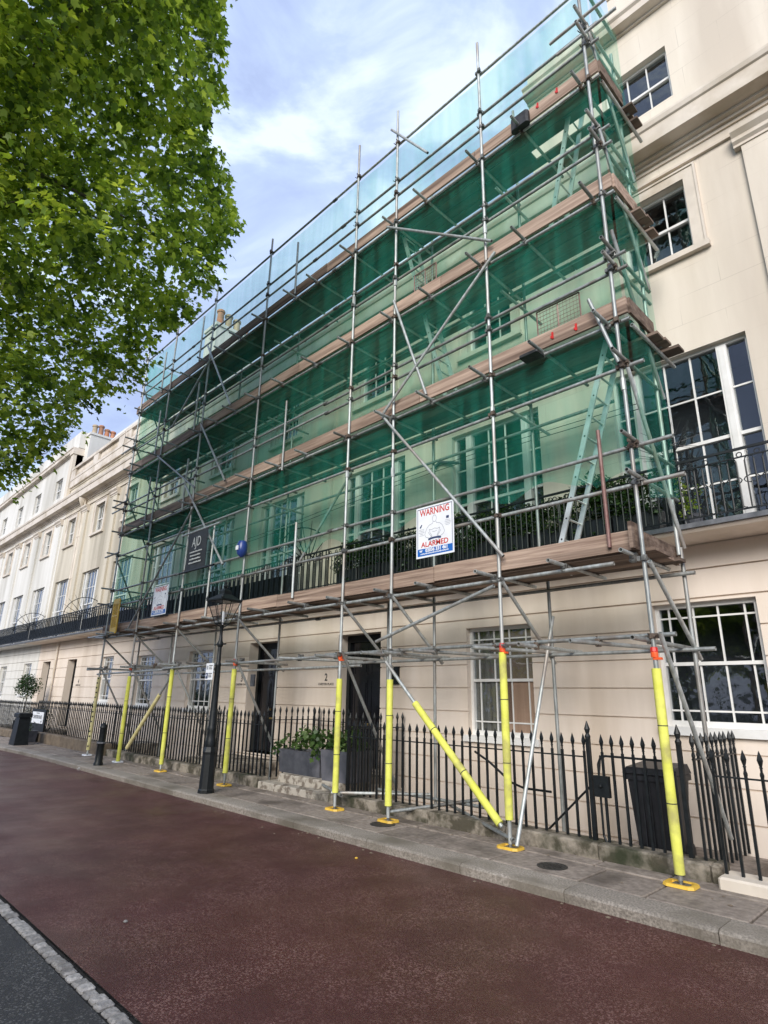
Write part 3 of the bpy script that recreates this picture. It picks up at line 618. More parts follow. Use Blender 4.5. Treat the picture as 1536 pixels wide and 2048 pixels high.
q = MB(); q.box(-8.22, -7.98, WY-.05, WY-.001, 1.86, 2.16); q.box(-8.23, -7.97, WY-.055, WY-.001, 2.161, 2.18); obj('letter_box', q, M['black'], HO[1])
q = MB(); q.box(-12.1, -11.95, WY+.28, WY+.30, 1.9, 2.12)
# entrance steps over the basement area
for hi, (sx0, sx1), st in ((1, (-10.05, -8.05), 1), (2, (-13.5, -11.6), 0), (3, (-18.6, -17.6), 0), (4, (-26.9, -25.4), 0), (4, (-30.3, -28.5), 0)):
    q = MB(); q.cbox(sx0, sx1, 6.72 if st else 6.9, 8.29, -.3, .115, .012); so_ = obj('entrance_step', q, M['steps'], HO[hi])
    q = MB(); q.cbox(sx0+(.25 if st else 0), sx1, 6.98, 8.29, .1151, .255, .012); obj('entrance_step', q, M['steps'], HO[hi])
q = MB(); q.box(-3.6, -2.2, 7.02, 8.28, -.14, -.02); o = struct('bridge_slab', q, M['flag'])
# ================================================================== AREA RAILINGS
def bar_mesh(h, name='railing_bar'):
    q = MB(); r = .0125
    q.box(-r, r, -r, r, 0, h-.19)
    q.lathe((0, 0, 0), [(.010, h-.24), (.019, h-.225), (.019, h-.205), (.011, h-.195), (.012, h-.155), (.018, h-.15), (.012, h-.14), (.027, h-.085), (.022, h-.06), (.002, h)], 6)
    return q.mesh(name, M['black'])
BM = {}
def railing(label, pts, zb, h, spacing=.135, group='black spear-headed area railings', gate=False):
    """pts: two ends (x, y); zb: base height; h: bar height"""
    (xa, ya), (xb, yb) = pts; Ln = math.hypot(xb-xa, yb-ya); n_ = max(2, int(Ln/spacing)); ux, uy = (xb-xa)/Ln, (yb-ya)/Ln
    t = thing('area_railing', ((xa+xb)/2, (ya+yb)/2, zb), label, 'railing', group)
    q = MB(); zr = zb+h-.255
    a = Vector((xa, ya, zr)); b = Vector((xb, yb, zr)); nn = Vector((-uy, ux, 0))*.018; u = Vector((0, 0, .007))
    q.add([a-nn-u, b-nn-u, b+nn-u, a+nn-u, a-nn+u, b-nn+u, b+nn+u, a+nn+u], [(0,3,2,1),(4,5,6,7),(0,1,5,4),(1,2,6,5),(2,3,7,6),(3,0,4,7)])
    obj('top_rail', q, M['black'], t)
    if h not in BM: BM[h] = bar_mesh(h)
    for i in range(n_+1):
        o = inst('railing_bar', BM[h], t, (xa+ux*Ln*i/n_, ya+uy*Ln*i/n_, zb), (random.uniform(-.006, .006), random.uniform(-.006, .006), math.atan2(uy, ux)))
    return t
RY = 6.86
railing('spear railing before the tan-curtained window, between the entrance steps and the gate', ((-7.75, RY), (-3.62, RY)), .16, 1.10)
railing('spear railing at the right edge of the picture on the white-painted kerb', ((-2.2, 6.72), (2.5, 6.72)), .10, 1.10)
railing('short return railing running back to the wall beside the black wheelie bin', ((-2.42, 6.86), (-2.42, 8.2)), .02, 1.30)
railing('return railing running back to the wall on the right of the planters at number 2', ((-7.8, 6.95), (-7.8, 8.2)), .12, 1.25)
railing('return railing running back to the wall on the left of the planters at number 2', ((-10.2, 6.95), (-10.2, 8.2)), .14, 1.28)
railing('low railing behind the planters under the house number 2', ((-10.15, 8.05), (-9.1, 8.05)), .28, 1.12)
railing('spear railing behind the lamp post, between the planters and the bollard', ((-17.3, RY), (-10.2, RY)), .18, 1.15)
railing('spear railing on the tan stone plinth, right of the white street sign', ((-24.3, RY), (-17.4, RY)), .30, 1.03, .15)
railing('far left railing behind the round shrub, left of the street sign', ((-34, RY), (-24.4, RY)), .22, 1.05, .17)
railing('return railing at the doorway of number 3, behind the lamp post', ((-13.5, 6.95), (-13.5, 8.2)), .18, 1.2)
# gate with rounded frame and lock box
gt = thing('area_gate', (-3.1, RY, 0), 'black iron gate with rounded corners and a square lock box, before the bin', 'gate')
def bent(q, pts, r=.011, n=6):
    for a, b in zip(pts, pts[1:]): q.tube(a, b, r, n)
q = MB(); xa, xb, zt, zb_ = -3.46, -2.62, 1.03, .12
c_ = .09; P0 = [(xa, RY, zt-c_), (xa+.03, RY, zt-.03), (xa+c_, RY, zt), (xb-c_, RY, zt), (xb-.03, RY, zt-.03), (xb, RY, zt-c_), (xb, RY, zb_+c_), (xb-.03, RY, zb_+.03), (xb-c_, RY, zb_), (xa+c_, RY, zb_), (xa+.03, RY, zb_+.03), (xa, RY, zb_+c_), (xa, RY, zt-c_)]
bent(q, P0, .013); obj('gate_frame', q, M['black'], gt)
gb_ = bar_mesh(1.13, 'gate_bar')
for i in range(7): inst('gate_bar', gb_, gt, (xa+.06+i*.118, RY, .13))
q = MB(); q.box(xa-.06, xa+.12, RY-.03, RY+.02, .60, .82); q.lathe((xa+.03, RY-.04, .70), [(.01, 0), (.022, .01), (.022, .03), (.01, .04)], 8); obj('lock_box', q, M['black'], gt)
for px_ in (-3.56, -2.55):
    q = MB(); q.box(px_-.022, px_+.022, RY-.022, RY+.022, 0.0, 1.2); q.lathe((px_, RY, 1.2), [(.03, 0), (.035, .03), (.02, .06), (.035, .11), (.004, .2)], 8); obj('gate_post', q, M['black'], gt)
# handrails of the basement stairs
hr = thing('stair_handrail', (-4.6, 7.2, 0), 'thin black sloping handrail down the basement steps behind the railings', 'handrail')
q = MB(); bent(q, [(-3.62, 7.25, 1.0), (-3.66, 7.25, .75), (-4.75, 7.25, -.25)], .013); obj('rail', q, M['black'], hr)
q = MB(); bent(q, [(-5.6, 7.4, .9), (-5.35, 7.4, .78), (-5.0, 7.4, .55), (-4.8, 7.4, .5), (-4.4, 7.4, .5)], .016); obj('rail', q, M['black'], hr)
# plinths
def plinth(label, x0, x1, y0, y1, z1, m_, z0=-.06):
    t = thing('railing_plinth', ((x0+x1)/2, y0, 0), label, 'plinth', 'stone plinths under the railings'); x = x0
    while x < x1-.02:
        l = min(random.uniform(.9, 1.5), x1-x); q = MB(); d = random.uniform(-.008, .008)
        n_ = 6; top = []
        q.cbox(x+.003, x+l-.003, y0+d, y1, z0, z1+random.uniform(-.006, .006), .018); obj('plinth_stone', q, M[m_], t); x += l
    return t
plinth('mossy grey stone kerb under the railings from the bin to the steps of number 2', -8.0, -2.25, 6.70, 7.0, .155, 'plinth')
plinth('white-painted kerb stone at the right edge below the railing', -2.24, 3, 6.55, 6.9, .10, 'stucco_warm')
plinth('weathered stone kerb under the railings behind the lamp post', -17.35, -10.1, 6.72, 7.0, .17, 'plinth')
plinth('tan stone kerb under the far railings left of the pale spotted sleeve', -24.5, -17.4, 6.66, 7.0, .30, 'tanstone')
plinth('low far kerb behind the round shrub', -40, -24.6, 6.72, 7.0, .2, 'tanstone')

# ================================================================== BALCONY RAILINGS
def ring(q, cx, cz, rx, rz, y, r=.007, n=12):
    for i in range(n):
        a, b = 2*math.pi*i/n, 2*math.pi*(i+1)/n
        q.tube((cx+rx*math.cos(a), y, cz+rz*math.sin(a)), (cx+rx*math.cos(b), y, cz+rz*math.sin(b)), r, 4, cap=False)
q = MB(); W_ = .19                                   # one repeat of the pattern
for xx in (W_*.25, W_*.75): q.tube((xx, 0, .06), (xx, 0, .66), .0105, 5)
ring(q, W_*.5, .42, W_*.5-.01, .045, 0, .007, 10)
for k in range(6):
    a, b = math.pi*k/6, math.pi*(k+1)/6
    q.tube((W_*.5+.0475*math.cos(a), 0, .66+.05*math.sin(a)), (W_*.5+.0475*math.cos(b), 0, .66+.05*math.sin(b)), .007, 4, cap=False)
    q.tube((W_*(1 if a < math.pi/2 else 0)+.0475*math.cos(math.pi-a if a < math.pi/2 else a-0)*1, 0, .12-.04*math.sin(a)), (W_*(1 if a < math.pi/2 else 0)+.0475*math.cos(math.pi-b if a < math.pi/2 else b), 0, .12-.04*math.sin(b)), .006, 4, cap=False)
ring(q, 0, .74, .03, .03, 0, .007, 8)
ornate = q.mesh('railing_panel', M['black'])
q = MB()
for xx in (.0, .085): q.box(xx-.009, xx+.009, -.009, .009, .03, .82)
for xx in (.0425,): q.box(xx-.007, xx+.007, -.007, .007, .03, .60)
for xx in (.0425,): ring(q, xx, .665, .035, .05, 0, .007, 6)
dense = q.mesh('railing_panel', M['black'])
def balcony(hi, x0, x1, kind, lab=None):
    q = MB(); y = 7.66; z = 3.745
    q.box(x0, x1, y-.014, y+.014, z+.80, z+.83); q.box(x0, x1, y-.008, y+.008, z+.055, z+.075); q.box(x0, x1, y-.008, y+.008, z+.70, z+.715)
    o = obj('balcony_railing', q, M['black'], HO[hi]); 
    sp = .19 if kind == 'ornate' else .21; x = x0
    while x < x1-.05:
        inst('railing_panel', ornate if kind == 'ornate' else dense, o, (x, y, z)); x += sp
    return o
balcony(0, -4.2, 3.5, 'ornate'); balcony(1, -9.4, -4.2, 'ornate'); balcony(1, -10.8, -9.4, 'dense'); balcony(2, -17.4, -10.8, 'dense'); balcony(3, -24, -17.4, 'dense'); balcony(4, -30.6, -24, 'dense'); balcony(5, -44, -30.6, 'dense')
# dark screens fixed behind the railings of the houses on the left
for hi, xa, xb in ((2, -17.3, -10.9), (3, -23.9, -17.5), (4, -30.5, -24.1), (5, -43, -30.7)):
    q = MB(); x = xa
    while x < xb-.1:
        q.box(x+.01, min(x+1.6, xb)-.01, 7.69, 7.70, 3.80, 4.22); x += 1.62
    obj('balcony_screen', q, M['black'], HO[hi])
# fans of iron spikes dividing the balconies
def fan(x, yc, zc, r0, r1, label, n=11):
    t = thing('spiked_fan_guard', (x, yc, zc), label, 'spiked guard', 'fan-shaped iron spike guards dividing the balconies')
    for i in range(n):
        a = R(-20+160*i/(n-1)); q = MB(); d = (0, -math.cos(a), math.sin(a)); 
        q.tube((x, yc+d[1]*r0, zc+d[2]*r0), (x+random.uniform(-.03,.03), yc+d[1]*r1, zc+d[2]*r1), .014, 5, r2=.005); obj('spike', q, M['black'], t)
    for rr in (r0, r1*.82):
        q = MB()
        for i in range(12):
            a, b = R(-20+160*i/12), R(-20+160*(i+1)/12)
            q.tube((x, yc-math.cos(a)*rr, zc+math.sin(a)*rr), (x, yc-math.cos(b)*rr, zc+math.sin(b)*rr), .014, 5)
        obj('hoop', q, M['black'], t)
fan(-10.4, 7.85, 4.42, .2, 1.0, 'black fan of iron spikes beside the window above the door of number 3')
fan(-24.15, 7.85, 4.3, .2, .95, 'black fan of spikes on the far balcony by the drainpipe')
fan(-30.8, 7.85, 4.3, .2, .9, 'farthest black fan of spikes, on the balcony at the left edge')
sb = thing('spike_bush_guard', (-2.62, 7.95, 4.6), 'dense bristling cluster of black iron spikes at the end of the netted balcony', 'spiked guard')
for (cy, cz, n_) in ((7.95, 4.75, 26), (7.85, 4.25, 22), (8.05, 5.0, 16)):
    q = MB()
    for i in range(n_):
        a = R(random.uniform(-60, 215)); b = R(random.uniform(-60, 60)); L_ = random.uniform(.28, .62)
        q.tube((-2.62, cy, cz), (-2.62+L_*math.sin(b), cy-L_*math.cos(a)*math.cos(b), cz+L_*math.sin(a)*math.cos(b)), .008, 4, r2=.002)
    obj('spike_cluster', q, M['black'], sb)
q = MB(); q.tube((-2.62, 7.9, 3.75), (-2.62, 7.9, 5.0), .02, 6); q.tube((-2.62, 8.2, 3.75), (-2.62, 8.2, 5.2), .02, 6); obj('guard_frame', q, M['black'], sb)

# ================================================================== LEAVES
def leafcloud(name, clumps, dens, size, mt, parent=None, shape='star', seed=1, droop=.5, flatz=1., loc=None):
    rng = np.random.default_rng(seed); C_, R_ = [], []
    for (x, y, z, r) in clumps:
        n = max(5, int(dens*r*r)); v = rng.normal(size=(n, 3)); v /= np.linalg.norm(v, axis=1)[:, None]
        rad = r*rng.uniform(.2, 1.0, n)**.55*np.where(rng.uniform(size=n) < .12, rng.uniform(1.0, 1.45, n), 1.0); v[:, 2] *= flatz; C_.append(np.array((x, y, z))+v*rad[:, None]); R_.append(v)
    c = np.concatenate(C_); nv = np.concatenate(R_); n = len(c)
    up_ = rng.normal(size=(n, 3))*.55+nv*.35+np.array((0, 0, .75)); up_ /= np.linalg.norm(up_, axis=1)[:, None]
    t1 = np.cross(up_, rng.normal(size=(n, 3))); t1 /= np.linalg.norm(t1, axis=1)[:, None]; t1[:, 2] -= droop*rng.uniform(0, 1, n); t1 /= np.linalg.norm(t1, axis=1)[:, None]
    t2 = np.cross(up_, t1); t2 /= np.linalg.norm(t2, axis=1)[:, None]
    if shape == 'star':
        P_ = [(0, -.42), (.28, -.30), (.34, .02), (.52, .18), (.24, .22), (0, .58), (-.24, .22), (-.52, .18), (-.34, .02), (-.28, -.30)]
    else: P_ = [(0, -.5), (.26, -.12), (.2, .25), (0, .55), (-.2, .25), (-.26, -.12)]
    P_ = np.array(P_); m = len(P_); s = size*rng.uniform(.65, 1.3, n)
    bend = (np.abs(P_[:, 0])*.35+np.abs(P_[:, 1])*-.18)
    V = c[:, None, :]+s[:, None, None]*(P_[None, :, 0, None]*t2[:, None, :]+P_[None, :, 1, None]*t1[:, None, :]-bend[None, :, None]*up_[:, None, :])
    base = np.array(worldloc(parent)) if parent is not None else np.array(loc if loc else (0, 0, 0)); V = V.reshape(-1, 3)-base
    me = bpy.data.meshes.new(name); me.vertices.add(n*m); me.vertices.foreach_set('co', V.ravel().astype(np.float32))
    me.loops.add(n*m); me.loops.foreach_set('vertex_index', np.arange(n*m, dtype=np.int32)); me.polygons.add(n); me.polygons.foreach_set('loop_start', np.arange(0, n*m, m, dtype=np.int32)); me.polygons.foreach_set('loop_total', np.full(n, m, dtype=np.int32))
    me.materials.append(mt); me.update(calc_edges=True)
    o = bpy.data.objects.new(name, me); C.objects.link(o); o.parent = parent
    if parent is None: o.location = base
    o['kind'] = 'stuff'
    return o
def spraycloud(name, clumps, dens, size, mt, parent, seed):
    """leaves set along drooping shoots that start inside each clump and hang outwards"""
    rng = np.random.default_rng(seed); C_, U_ = [], []
    for (x, y, z, r) in clumps:
        ns = max(2, int(dens*r*r)); lf_ = 13
        d = rng.normal(size=(ns, 3)); d[:, 2] = d[:, 2]*.55+.15; d /= np.linalg.norm(d, axis=1)[:, None]
        st = np.array((x, y, z))+d*(r*rng.uniform(.0, .55, ns))[:, None]
        ln = r*rng.uniform(.4, 1.05, ns)+.12; ln *= np.where(rng.uniform(size=ns) < .1, 1.6, 1.)
        t = np.linspace(.08, 1, lf_)[None, :, None]
        P = st[:, None, :]+d[:, None, :]*ln[:, None, None]*t; P[:, :, 2] -= (ln[:, None]*.55*t[:, :, 0]**2.2)
        P += rng.normal(size=P.shape)*(.055+.05*(1-t))
        C_.append(P.reshape(-1, 3)); U_.append(np.repeat(d, lf_, axis=0))
    c = np.concatenate(C_); dv = np.concatenate(U_); n = len(c)
    up_ = np.array((0, 0, .9))+dv*.45+rng.normal(size=(n, 3))*.38; up_ /= np.linalg.norm(up_, axis=1)[:, None]
    tip = dv*.7+np.array((0, 0, -.75))+rng.normal(size=(n, 3))*.5; t1 = -(tip-up_*np.sum(tip*up_, axis=1)[:, None]); t1 /= -np.linalg.norm(t1, axis=1)[:, None]
    t2 = np.cross(up_, t1)
    P_ = np.array([(0, -.40), (.26, -.32), (.33, -.02), (.56, .16), (.22, .20), (0, .62), (-.22, .20), (-.56, .16), (-.33, -.02), (-.26, -.32)]); m = len(P_)
    s = size*rng.uniform(.55, 1.35, n); bend = np.abs(P_[:, 0])*.3+np.maximum(P_[:, 1], 0)*.35
    V = c[:, None, :]+s[:, None, None]*(P_[None, :, 0, None]*t2[:, None, :]+P_[None, :, 1, None]*t1[:, None, :]-bend[None, :, None]*up_[:, None, :])
    V = V.reshape(-1, 3)-np.array(worldloc(parent))
    me = bpy.data.meshes.new(name); me.vertices.add(n*m); me.vertices.foreach_set('co', V.ravel().astype(np.float32))
    me.loops.add(n*m); me.loops.foreach_set('vertex_index', np.arange(n*m, dtype=np.int32)); me.polygons.add(n); me.polygons.foreach_set('loop_start', np.arange(0, n*m, m, dtype=np.int32)); me.polygons.foreach_set('loop_total', np.full(n, m, dtype=np.int32))
    me.materials.append(mt); me.update(calc_edges=True)
    o = bpy.data.objects.new(name, me); C.objects.link(o); o.parent = parent; o['kind'] = 'stuff'
    return o
# ------------------------------------------------------------------ balcony troughs with ivy and box
x = -9.3; k = 0
TL = ['first trough beyond the fan of spikes', 'behind the short scaffold post', 'between the fan and the warning sign', 'just left of the large warning sign', 'behind the large warning sign', 'just right of the large warning sign', 'right of the long diagonal tube', 'left of the foot of the ladder', 'behind the foot of the ladder', 'nearest the corner of the scaffold']
while x < -2.9:
    t = thing('balcony_trough', (x+.3, 7.9, 3.75), 'dark balcony trough with trailing ivy, '+TL[k % 10], 'planter', 'planting troughs along the balcony')
    q = MB(); q.cbox(x, x+.62, 7.76, 8.02, 3.75, 4.08, .01); obj('trough', q, M['bin'], t)
    q = MB(); q.box(x+.02, x+.60, 7.78, 8.0, 4.0801, 4.09); obj('soil', q, M['soil'], t)
    hgt = .38 if k % 4 else .5
    cl = [(x+random.uniform(0, .62), 7.86+random.uniform(-.12, .1), 4.12+random.uniform(0, hgt), random.uniform(.11, .18)) for _ in range(19)]
    cl += [(x+random.uniform(0, .62), 7.74, random.uniform(3.8, 4.1), random.uniform(.05, .1)) for _ in range(3)]
    leafcloud('foliage', cl, 6000, .052, M['ivy'], t, 'oval', 100+k)
    x += .655; k += 1
t = thing('balcony_plant', (-2.4, 7.9, 3.75), 'yellow-green leafy plant on the balcony just right of the spike cluster', 'plant')
q = MB(); q.lathe((-2.4, 7.9, 3.75), [(.09, 0), (.11, .16), (.1, .17), (.09, .15)], 10); obj('pot', q, M['planter'], t)
leafcloud('foliage', [(-2.4+random.uniform(-.12,.12), 7.88+random.uniform(-.1,.1), z_, .09) for z_ in (3.95, 4.0, 4.1, 4.15, 4.25, 4.3, 4.4)], 3000, .05, M['leaf'], t, 'oval', 77)
# ================================================================== PLANTERS AT THE STEPS
def planter_box(x0, x1, y0, y1, z0, z1, label, cl, seed, m_='shrubleaf', taper=.03, size=.10):
    t = thing('planter_box', ((x0+x1)/2, (y0+y1)/2, z0), label, 'planter', 'lead-grey planters')
    q = MB(); T = taper
    q.add([(x0+T, y0+T, z0), (x1-T, y0+T, z0), (x1-T, y1-T, z0), (x0+T, y1-T, z0), (x0, y0, z1), (x1, y0, z1), (x1, y1, z1), (x0, y1, z1), (x0+.03, y0+.03, z1), (x1-.03, y0+.03, z1), (x1-.03, y1-.03, z1), (x0+.03, y1-.03, z1), (x0+.03, y0+.03, z1-.05), (x1-.03, y0+.03, z1-.05), (x1-.03, y1-.03, z1-.05), (x0+.03, y1-.03, z1-.05)],
          [(0,3,2,1),(0,1,5,4),(1,2,6,5),(2,3,7,6),(3,0,4,7),(4,5,9,8),(5,6,10,9),(6,7,11,10),(7,4,8,11),(8,9,13,12),(9,10,14,13),(10,11,15,14),(11,8,12,15)])
    obj('box', q, M['planter'], t)
    q = MB(); q.quad((x0+.03, y0+.03, z1-.04), (x1-.03, y0+.03, z1-.04), (x1-.03, y1-.03, z1-.04), (x0+.03, y1-.03, z1-.04)); obj('soil', q, M['soil'], t)
    leafcloud('foliage', cl, 900, size, M[m_], t, 'star' if size > .09 else 'oval', seed); return t
planter_box(-10.0, -8.75, 7.1, 7.5, .256, .66, 'long grey lead planter of broad-leaved shrubs on the step of number 2, left one', [(-9.95+i*.12+random.uniform(-.1,.1), 7.3+random.uniform(-.22,.22), .76+random.uniform(-.08,.18), .16) for i in range(11)]+[(-10.1, 7.15, .68, .12), (-10.05, 7.05, .6, .1)], 31)
planter_box(-8.62, -7.9, 7.0, 7.6, .256, .74, 'squarer grey planter with bushy leaves on the step of number 2, right one', [(-8.6+i*.085, 7.25+random.uniform(-.25,.25), .84+random.uniform(-.08,.2), .17) for i in range(9)]+[(-8.72, 7.0, .74, .13), (-8.75, 6.98, .62, .1)], 32)
planter_box(-23.6, -22.95, 6.05, 6.6, 0, .36, 'small grey planter with a round clipped shrub on the pavement at far left', [(-23.27, 6.3, .5, .3), (-23.27, 6.3, .45, .2)], 33, 'ivy', .04, .07)
# lollipop tree behind the far railing
t = thing('topiary_tree', (-28.0, 7.4, -.02), 'small round-headed standard tree behind the railings at far left', 'topiary tree')
q = MB(); q.tube((-28.0, 7.4, .5), (-27.98, 7.4, 1.5), .03, 8, .022); obj('trunk', q, M['bark'], t)
q = MB(); q.cbox(-28.25, -27.75, 7.15, 7.65, .0, .5, .02); obj('tub', q, M['black'], t)
leafcloud('crown', [(-28.0, 7.4, 1.78, .5), (-28.2, 7.3, 1.8, .35), (-27.75, 7.4, 1.85, .36), (-28, 7.3, 2.02, .3)], 2600, .075, M['ivy'], t, 'oval', 41)
q = MB(); q.box(-28.6, -27.4, 7.02, 8.28, -.14, -.021); struct('doorway_slab', q, M['flag'])
# low hedge blobs behind the far left railing
for x_, s_, lb in ((-24.9, .42, 'dark clipped bush behind the railing beside the white street sign'), (-26.2, .40, 'dark clipped bush behind the railing, left of the street sign'),):
    t = thing('clipped_bush', (x_, 7.2, 0), lb, 'bush'); q = MB(); q.lathe((x_, 7.25, 0), [(.2, 0), (.22, .3), (.2, .31)], 10); obj('tub', q, M['black'], t)
    leafcloud('foliage', [(x_, 7.25, .62, s_), (x_-.1, 7.2, .8, s_*.7)], 1100, .07, M['ivy'], t, 'oval', 50+int(-x_))

# ================================================================== WHEELIE BIN
t = thing('wheelie_bin', (-2.95, 7.25, -.02), 'black wheelie bin standing behind the iron gate', 'wheelie bin')
q = MB(); x0, x1, y0, y1, z0, z1 = -3.2, -2.72, 7.0, 7.5, -.0, .86
q.add([(x0+.06,y0+.04,z0),(x1-.06,y0+.04,z0),(x1-.06,y1-.1,z0),(x0+.06,y1-.1,z0),(x0,y0,z1),(x1,y0,z1),(x1,y1,z1),(x0,y1,z1)], [(0,3,2,1),(4,5,6,7),(0,1,5,4),(1,2,6,5),(2,3,7,6),(3,0,4,7)])
q.box(x0-.02, x1+.02, y0-.02, y1+.02, z1-.06, z1+.001)
for k in range(5): q.box(x0+.06+k*.085, x0+.075+k*.085, y0+.0, y0+.03, .1, .72)
obj('body', q, M['bin'], t)
q = MB(); q.add([(x0-.03,y0-.05,.868),(x1+.03,y0-.05,.868),(x1+.03,y1+.02,.868),(x0-.03,y1+.02,.868),(x0,y0,.93),(x1,y0,.93),(x1,y1,.965),(x0,y1,.965)], [(0,3,2,1),(4,5,6,7),(0,1,5,4),(1,2,6,5),(2,3,7,6),(3,0,4,7)]); obj('lid', q, M['bin'], t)
q = MB(); q.tube((x0+.02, y1+.07, .86), (x1-.02, y1+.07, .86), .016); q.box(x0+.02, x0+.06, y1, y1+.07, .84, .88); q.box(x1-.06, x1-.02, y1, y1+.07, .84, .88); obj('handle', q, M['bin'], t)
for X in (x0+.03, x1-.08):
    q = MB(); q.tube((X, y1-.06, .1-.02), (X+.05, y1-.06, .1-.02), .1, 14); obj('wheel', q, M['bin'], t)

# ================================================================== LAMP POST
LX, LY = -10.08, 5.70
t = thing('lamp_post', (LX, LY, 0), 'old black cast iron lamp post with a four-sided glass lantern at the kerb', 'lamp post')
q = MB(); q.lathe((LX, LY, 0), [(0.139, 0), (0.139, .05), (0.126, .07), (0.113, .62), (0.122, .66), (0.113, .70), (0.092, .74)], 8, R(22.5)); obj('base', q, M['black'], t)
q = MB(); q.lathe((LX, LY, 0), [(0.088, .74), (0.097, .80), (0.084, .86), (0.080, .9), (0.071, 1.0), (0.080, 1.03), (0.071, 1.06), (0.059, 1.5), (0.049, 2.1), (0.055, 2.12), (0.055, 2.15), (0.039, 2.18), (0.035, 2.45), (0.052, 2.47), (0.059, 2.52), (0.039, 2.56), (0.029, 2.66), (0.025, 2.78), (0.038, 2.80), (0.046, 2.83), (0.021, 2.86)], 16); obj('column', q, M['black'], t, True)
q = MB(); zb_, zt, wb, wt = 2.88, 3.29, .095, .215
cor = [(-1, -1), (1, -1), (1, 1), (-1, 1)]; an = R(8)
def rotp(x, y): return (LX+x*math.cos(an)-y*math.sin(an), LY+x*math.sin(an)+y*math.cos(an))
cb = [(*rotp(a*wb, b*wb), zb_) for a, b in cor]; ct = [(*rotp(a*wt, b*wt), zt) for a, b in cor]
for i in range(4):
    j = (i+1) % 4; q.tube(cb[i], ct[i], .009, 5); q.tube(cb[i], cb[j], .010, 5); q.tube(ct[i], ct[j], .012, 5)
    mb_ = [(a+b)/2 for a, b in zip(cb[i], cb[j])]; mt_ = [(a+b)/2 for a, b in zip(ct[i], ct[j])]; q.tube(mb_, mt_, .007, 5)
    q.tube((LX, LY, 2.80), cb[i], .012, 5)
lf = obj('lantern_frame', q, M['black'], t)
for i in range(4):
    j = (i+1) % 4; q = MB(); q.quad(cb[i], cb[j], ct[j], ct[i]); obj('lantern_pane', q, M['lampglass'], lf)
q = MB(); w1, w2, w3 = .235, .225, .08
lay = [[(*rotp(a*w_, b*w_), z_) for a, b in cor] for w_, z_ in ((w1, 3.29), (w1, 3.315), (w3, 3.43), (w3, 3.49), (.055, 3.52))]
q.add([p for l_ in lay for p in l_], [(k*4+i, k*4+(i+1) % 4, k*4+4+(i+1) % 4, k*4+4+i) for k in range(4) for i in range(4)]+[(3, 2, 1, 0), (16, 17, 18, 19)])
for a, b in cor: q.lathe((*rotp(a*.225, b*.225), 3.315), [(.015, 0), (.024, .02), (.004, .07)], 6)
q.lathe((LX, LY, 3.51), [(.05, 0), (.02, .03), (.045, .07), (.02, .11), (.03, .13), (.004, .19)], 8); obj('lantern_roof', q, M['black'], t)
q = MB(); q.lathe((LX, LY, 2.86), [(.02, 0), (.03, .05), (.035, .14), (.035, .22), (.01, .25)], 10); obj('burner', q, M['signwhite'], t, True)
q = MB(); q.tube((LX-.2, LY, 2.5), (LX+.2, LY, 2.5), .012, 6) ; obj('ladder_rest', q, M['black'], t)
s = thing('parking_sign', (LX, LY-.14, 2.02), 'small white parking sign plate strapped to the lamp post', 'sign')
q = MB(); q.box(LX-.20, LX+.06, LY-.125, LY-.12, 1.87, 2.16); obj('plate', q, M['signwhite'], s)
q = MB(); q.box(LX-.10, LX-.02, LY-.119, LY-.09, 1.9, 1.93); obj('bracket', q, M['black'], s)
q = MB(); q.box(LX-.185, LX-.11, LY-.128, LY-.1255, 1.89, 1.99); obj('blue_symbol', q, M['signnavy'], s)
text('P', .075, (LX-.15, LY-.131, 1.94), M['signwhite'], s, 'lettering', .001)
q = MB(); q.box(LX-.18, LX-.12, LY-.128, LY-.1255, 2.05, 2.12)
obj('symbol', q, M['signgrey'], s)
q = MB()
for z_, w_ in ((2.12, .12), (2.09, .09), (2.06, .11), (1.98, .12), (1.95, .10), (1.92, .11)): q.box(LX-.09, LX-.09+w_, LY-.128, LY-.1255, z_-.007, z_+.007)
obj('small_print', q, M['numeral'], s)['kind'] = 'stuff'
# ================================================================== BOLLARDS
def bollard(x, y, label, w_=.085, h=.93, c=True):
    t = thing('bollard', (x, y, 0), label, 'bollard', 'black cast iron bollards')
    q = MB(); q.lathe((x, y, 0), [(w_*1.25, 0), (w_*1.2, .05), (w_, .08), (w_*.95, h*.48), (w_*1.12, h*.50), (w_*1.12, h*.55), (w_*.9, h*.57), (w_*.8, h*.86), (w_*1.0, h*.89), (w_*.85, h*.94), (w_*.3, h)], 10); obj('post', q, M['black'], t, True)
    q = MB(); q.lathe((x, y, h*.51), [(w_*1.14, 0), (w_*1.15, .005), (w_*1.15, .03), (w_*1.14, .035)], 10); obj('pale_band', q, M['lead'], t)
    return t
bollard(-15.25, 5.78, 'black bollard at the kerb in front of the pale spotted sleeve')
t = thing('litter_bin', (-22.3, 5.95, 0), 'tall dark square box standing by the kerb at the far left edge', 'litter bin')
q = MB(); q.add([(-22.6,5.7,0),(-22.0,5.7,0),(-22.0,6.1,0),(-22.6,6.1,0),(-22.52,5.75,.82),(-22.08,5.75,.82),(-22.08,6.05,.82),(-22.52,6.05,.82)], [(0,3,2,1),(4,5,6,7),(0,1,5,4),(1,2,6,5),(2,3,7,6),(3,0,4,7)]); obj('body', q, M['black'], t)
q = MB(); q.cbox(-22.58, -22.02, 5.7, 6.1, .821, .95, .02); obj('lid', q, M['black'], t)
q = MB(); q.lathe((-15.45, 5.50, -.1), [(.09, 0), (.10, .03), (.05, .075), (.01, .08)], 7); o = obj('stone_block', q, M['sett']); tag(o, 'small pale lump of stone against the kerb at the foot of the bollard', 'stone')
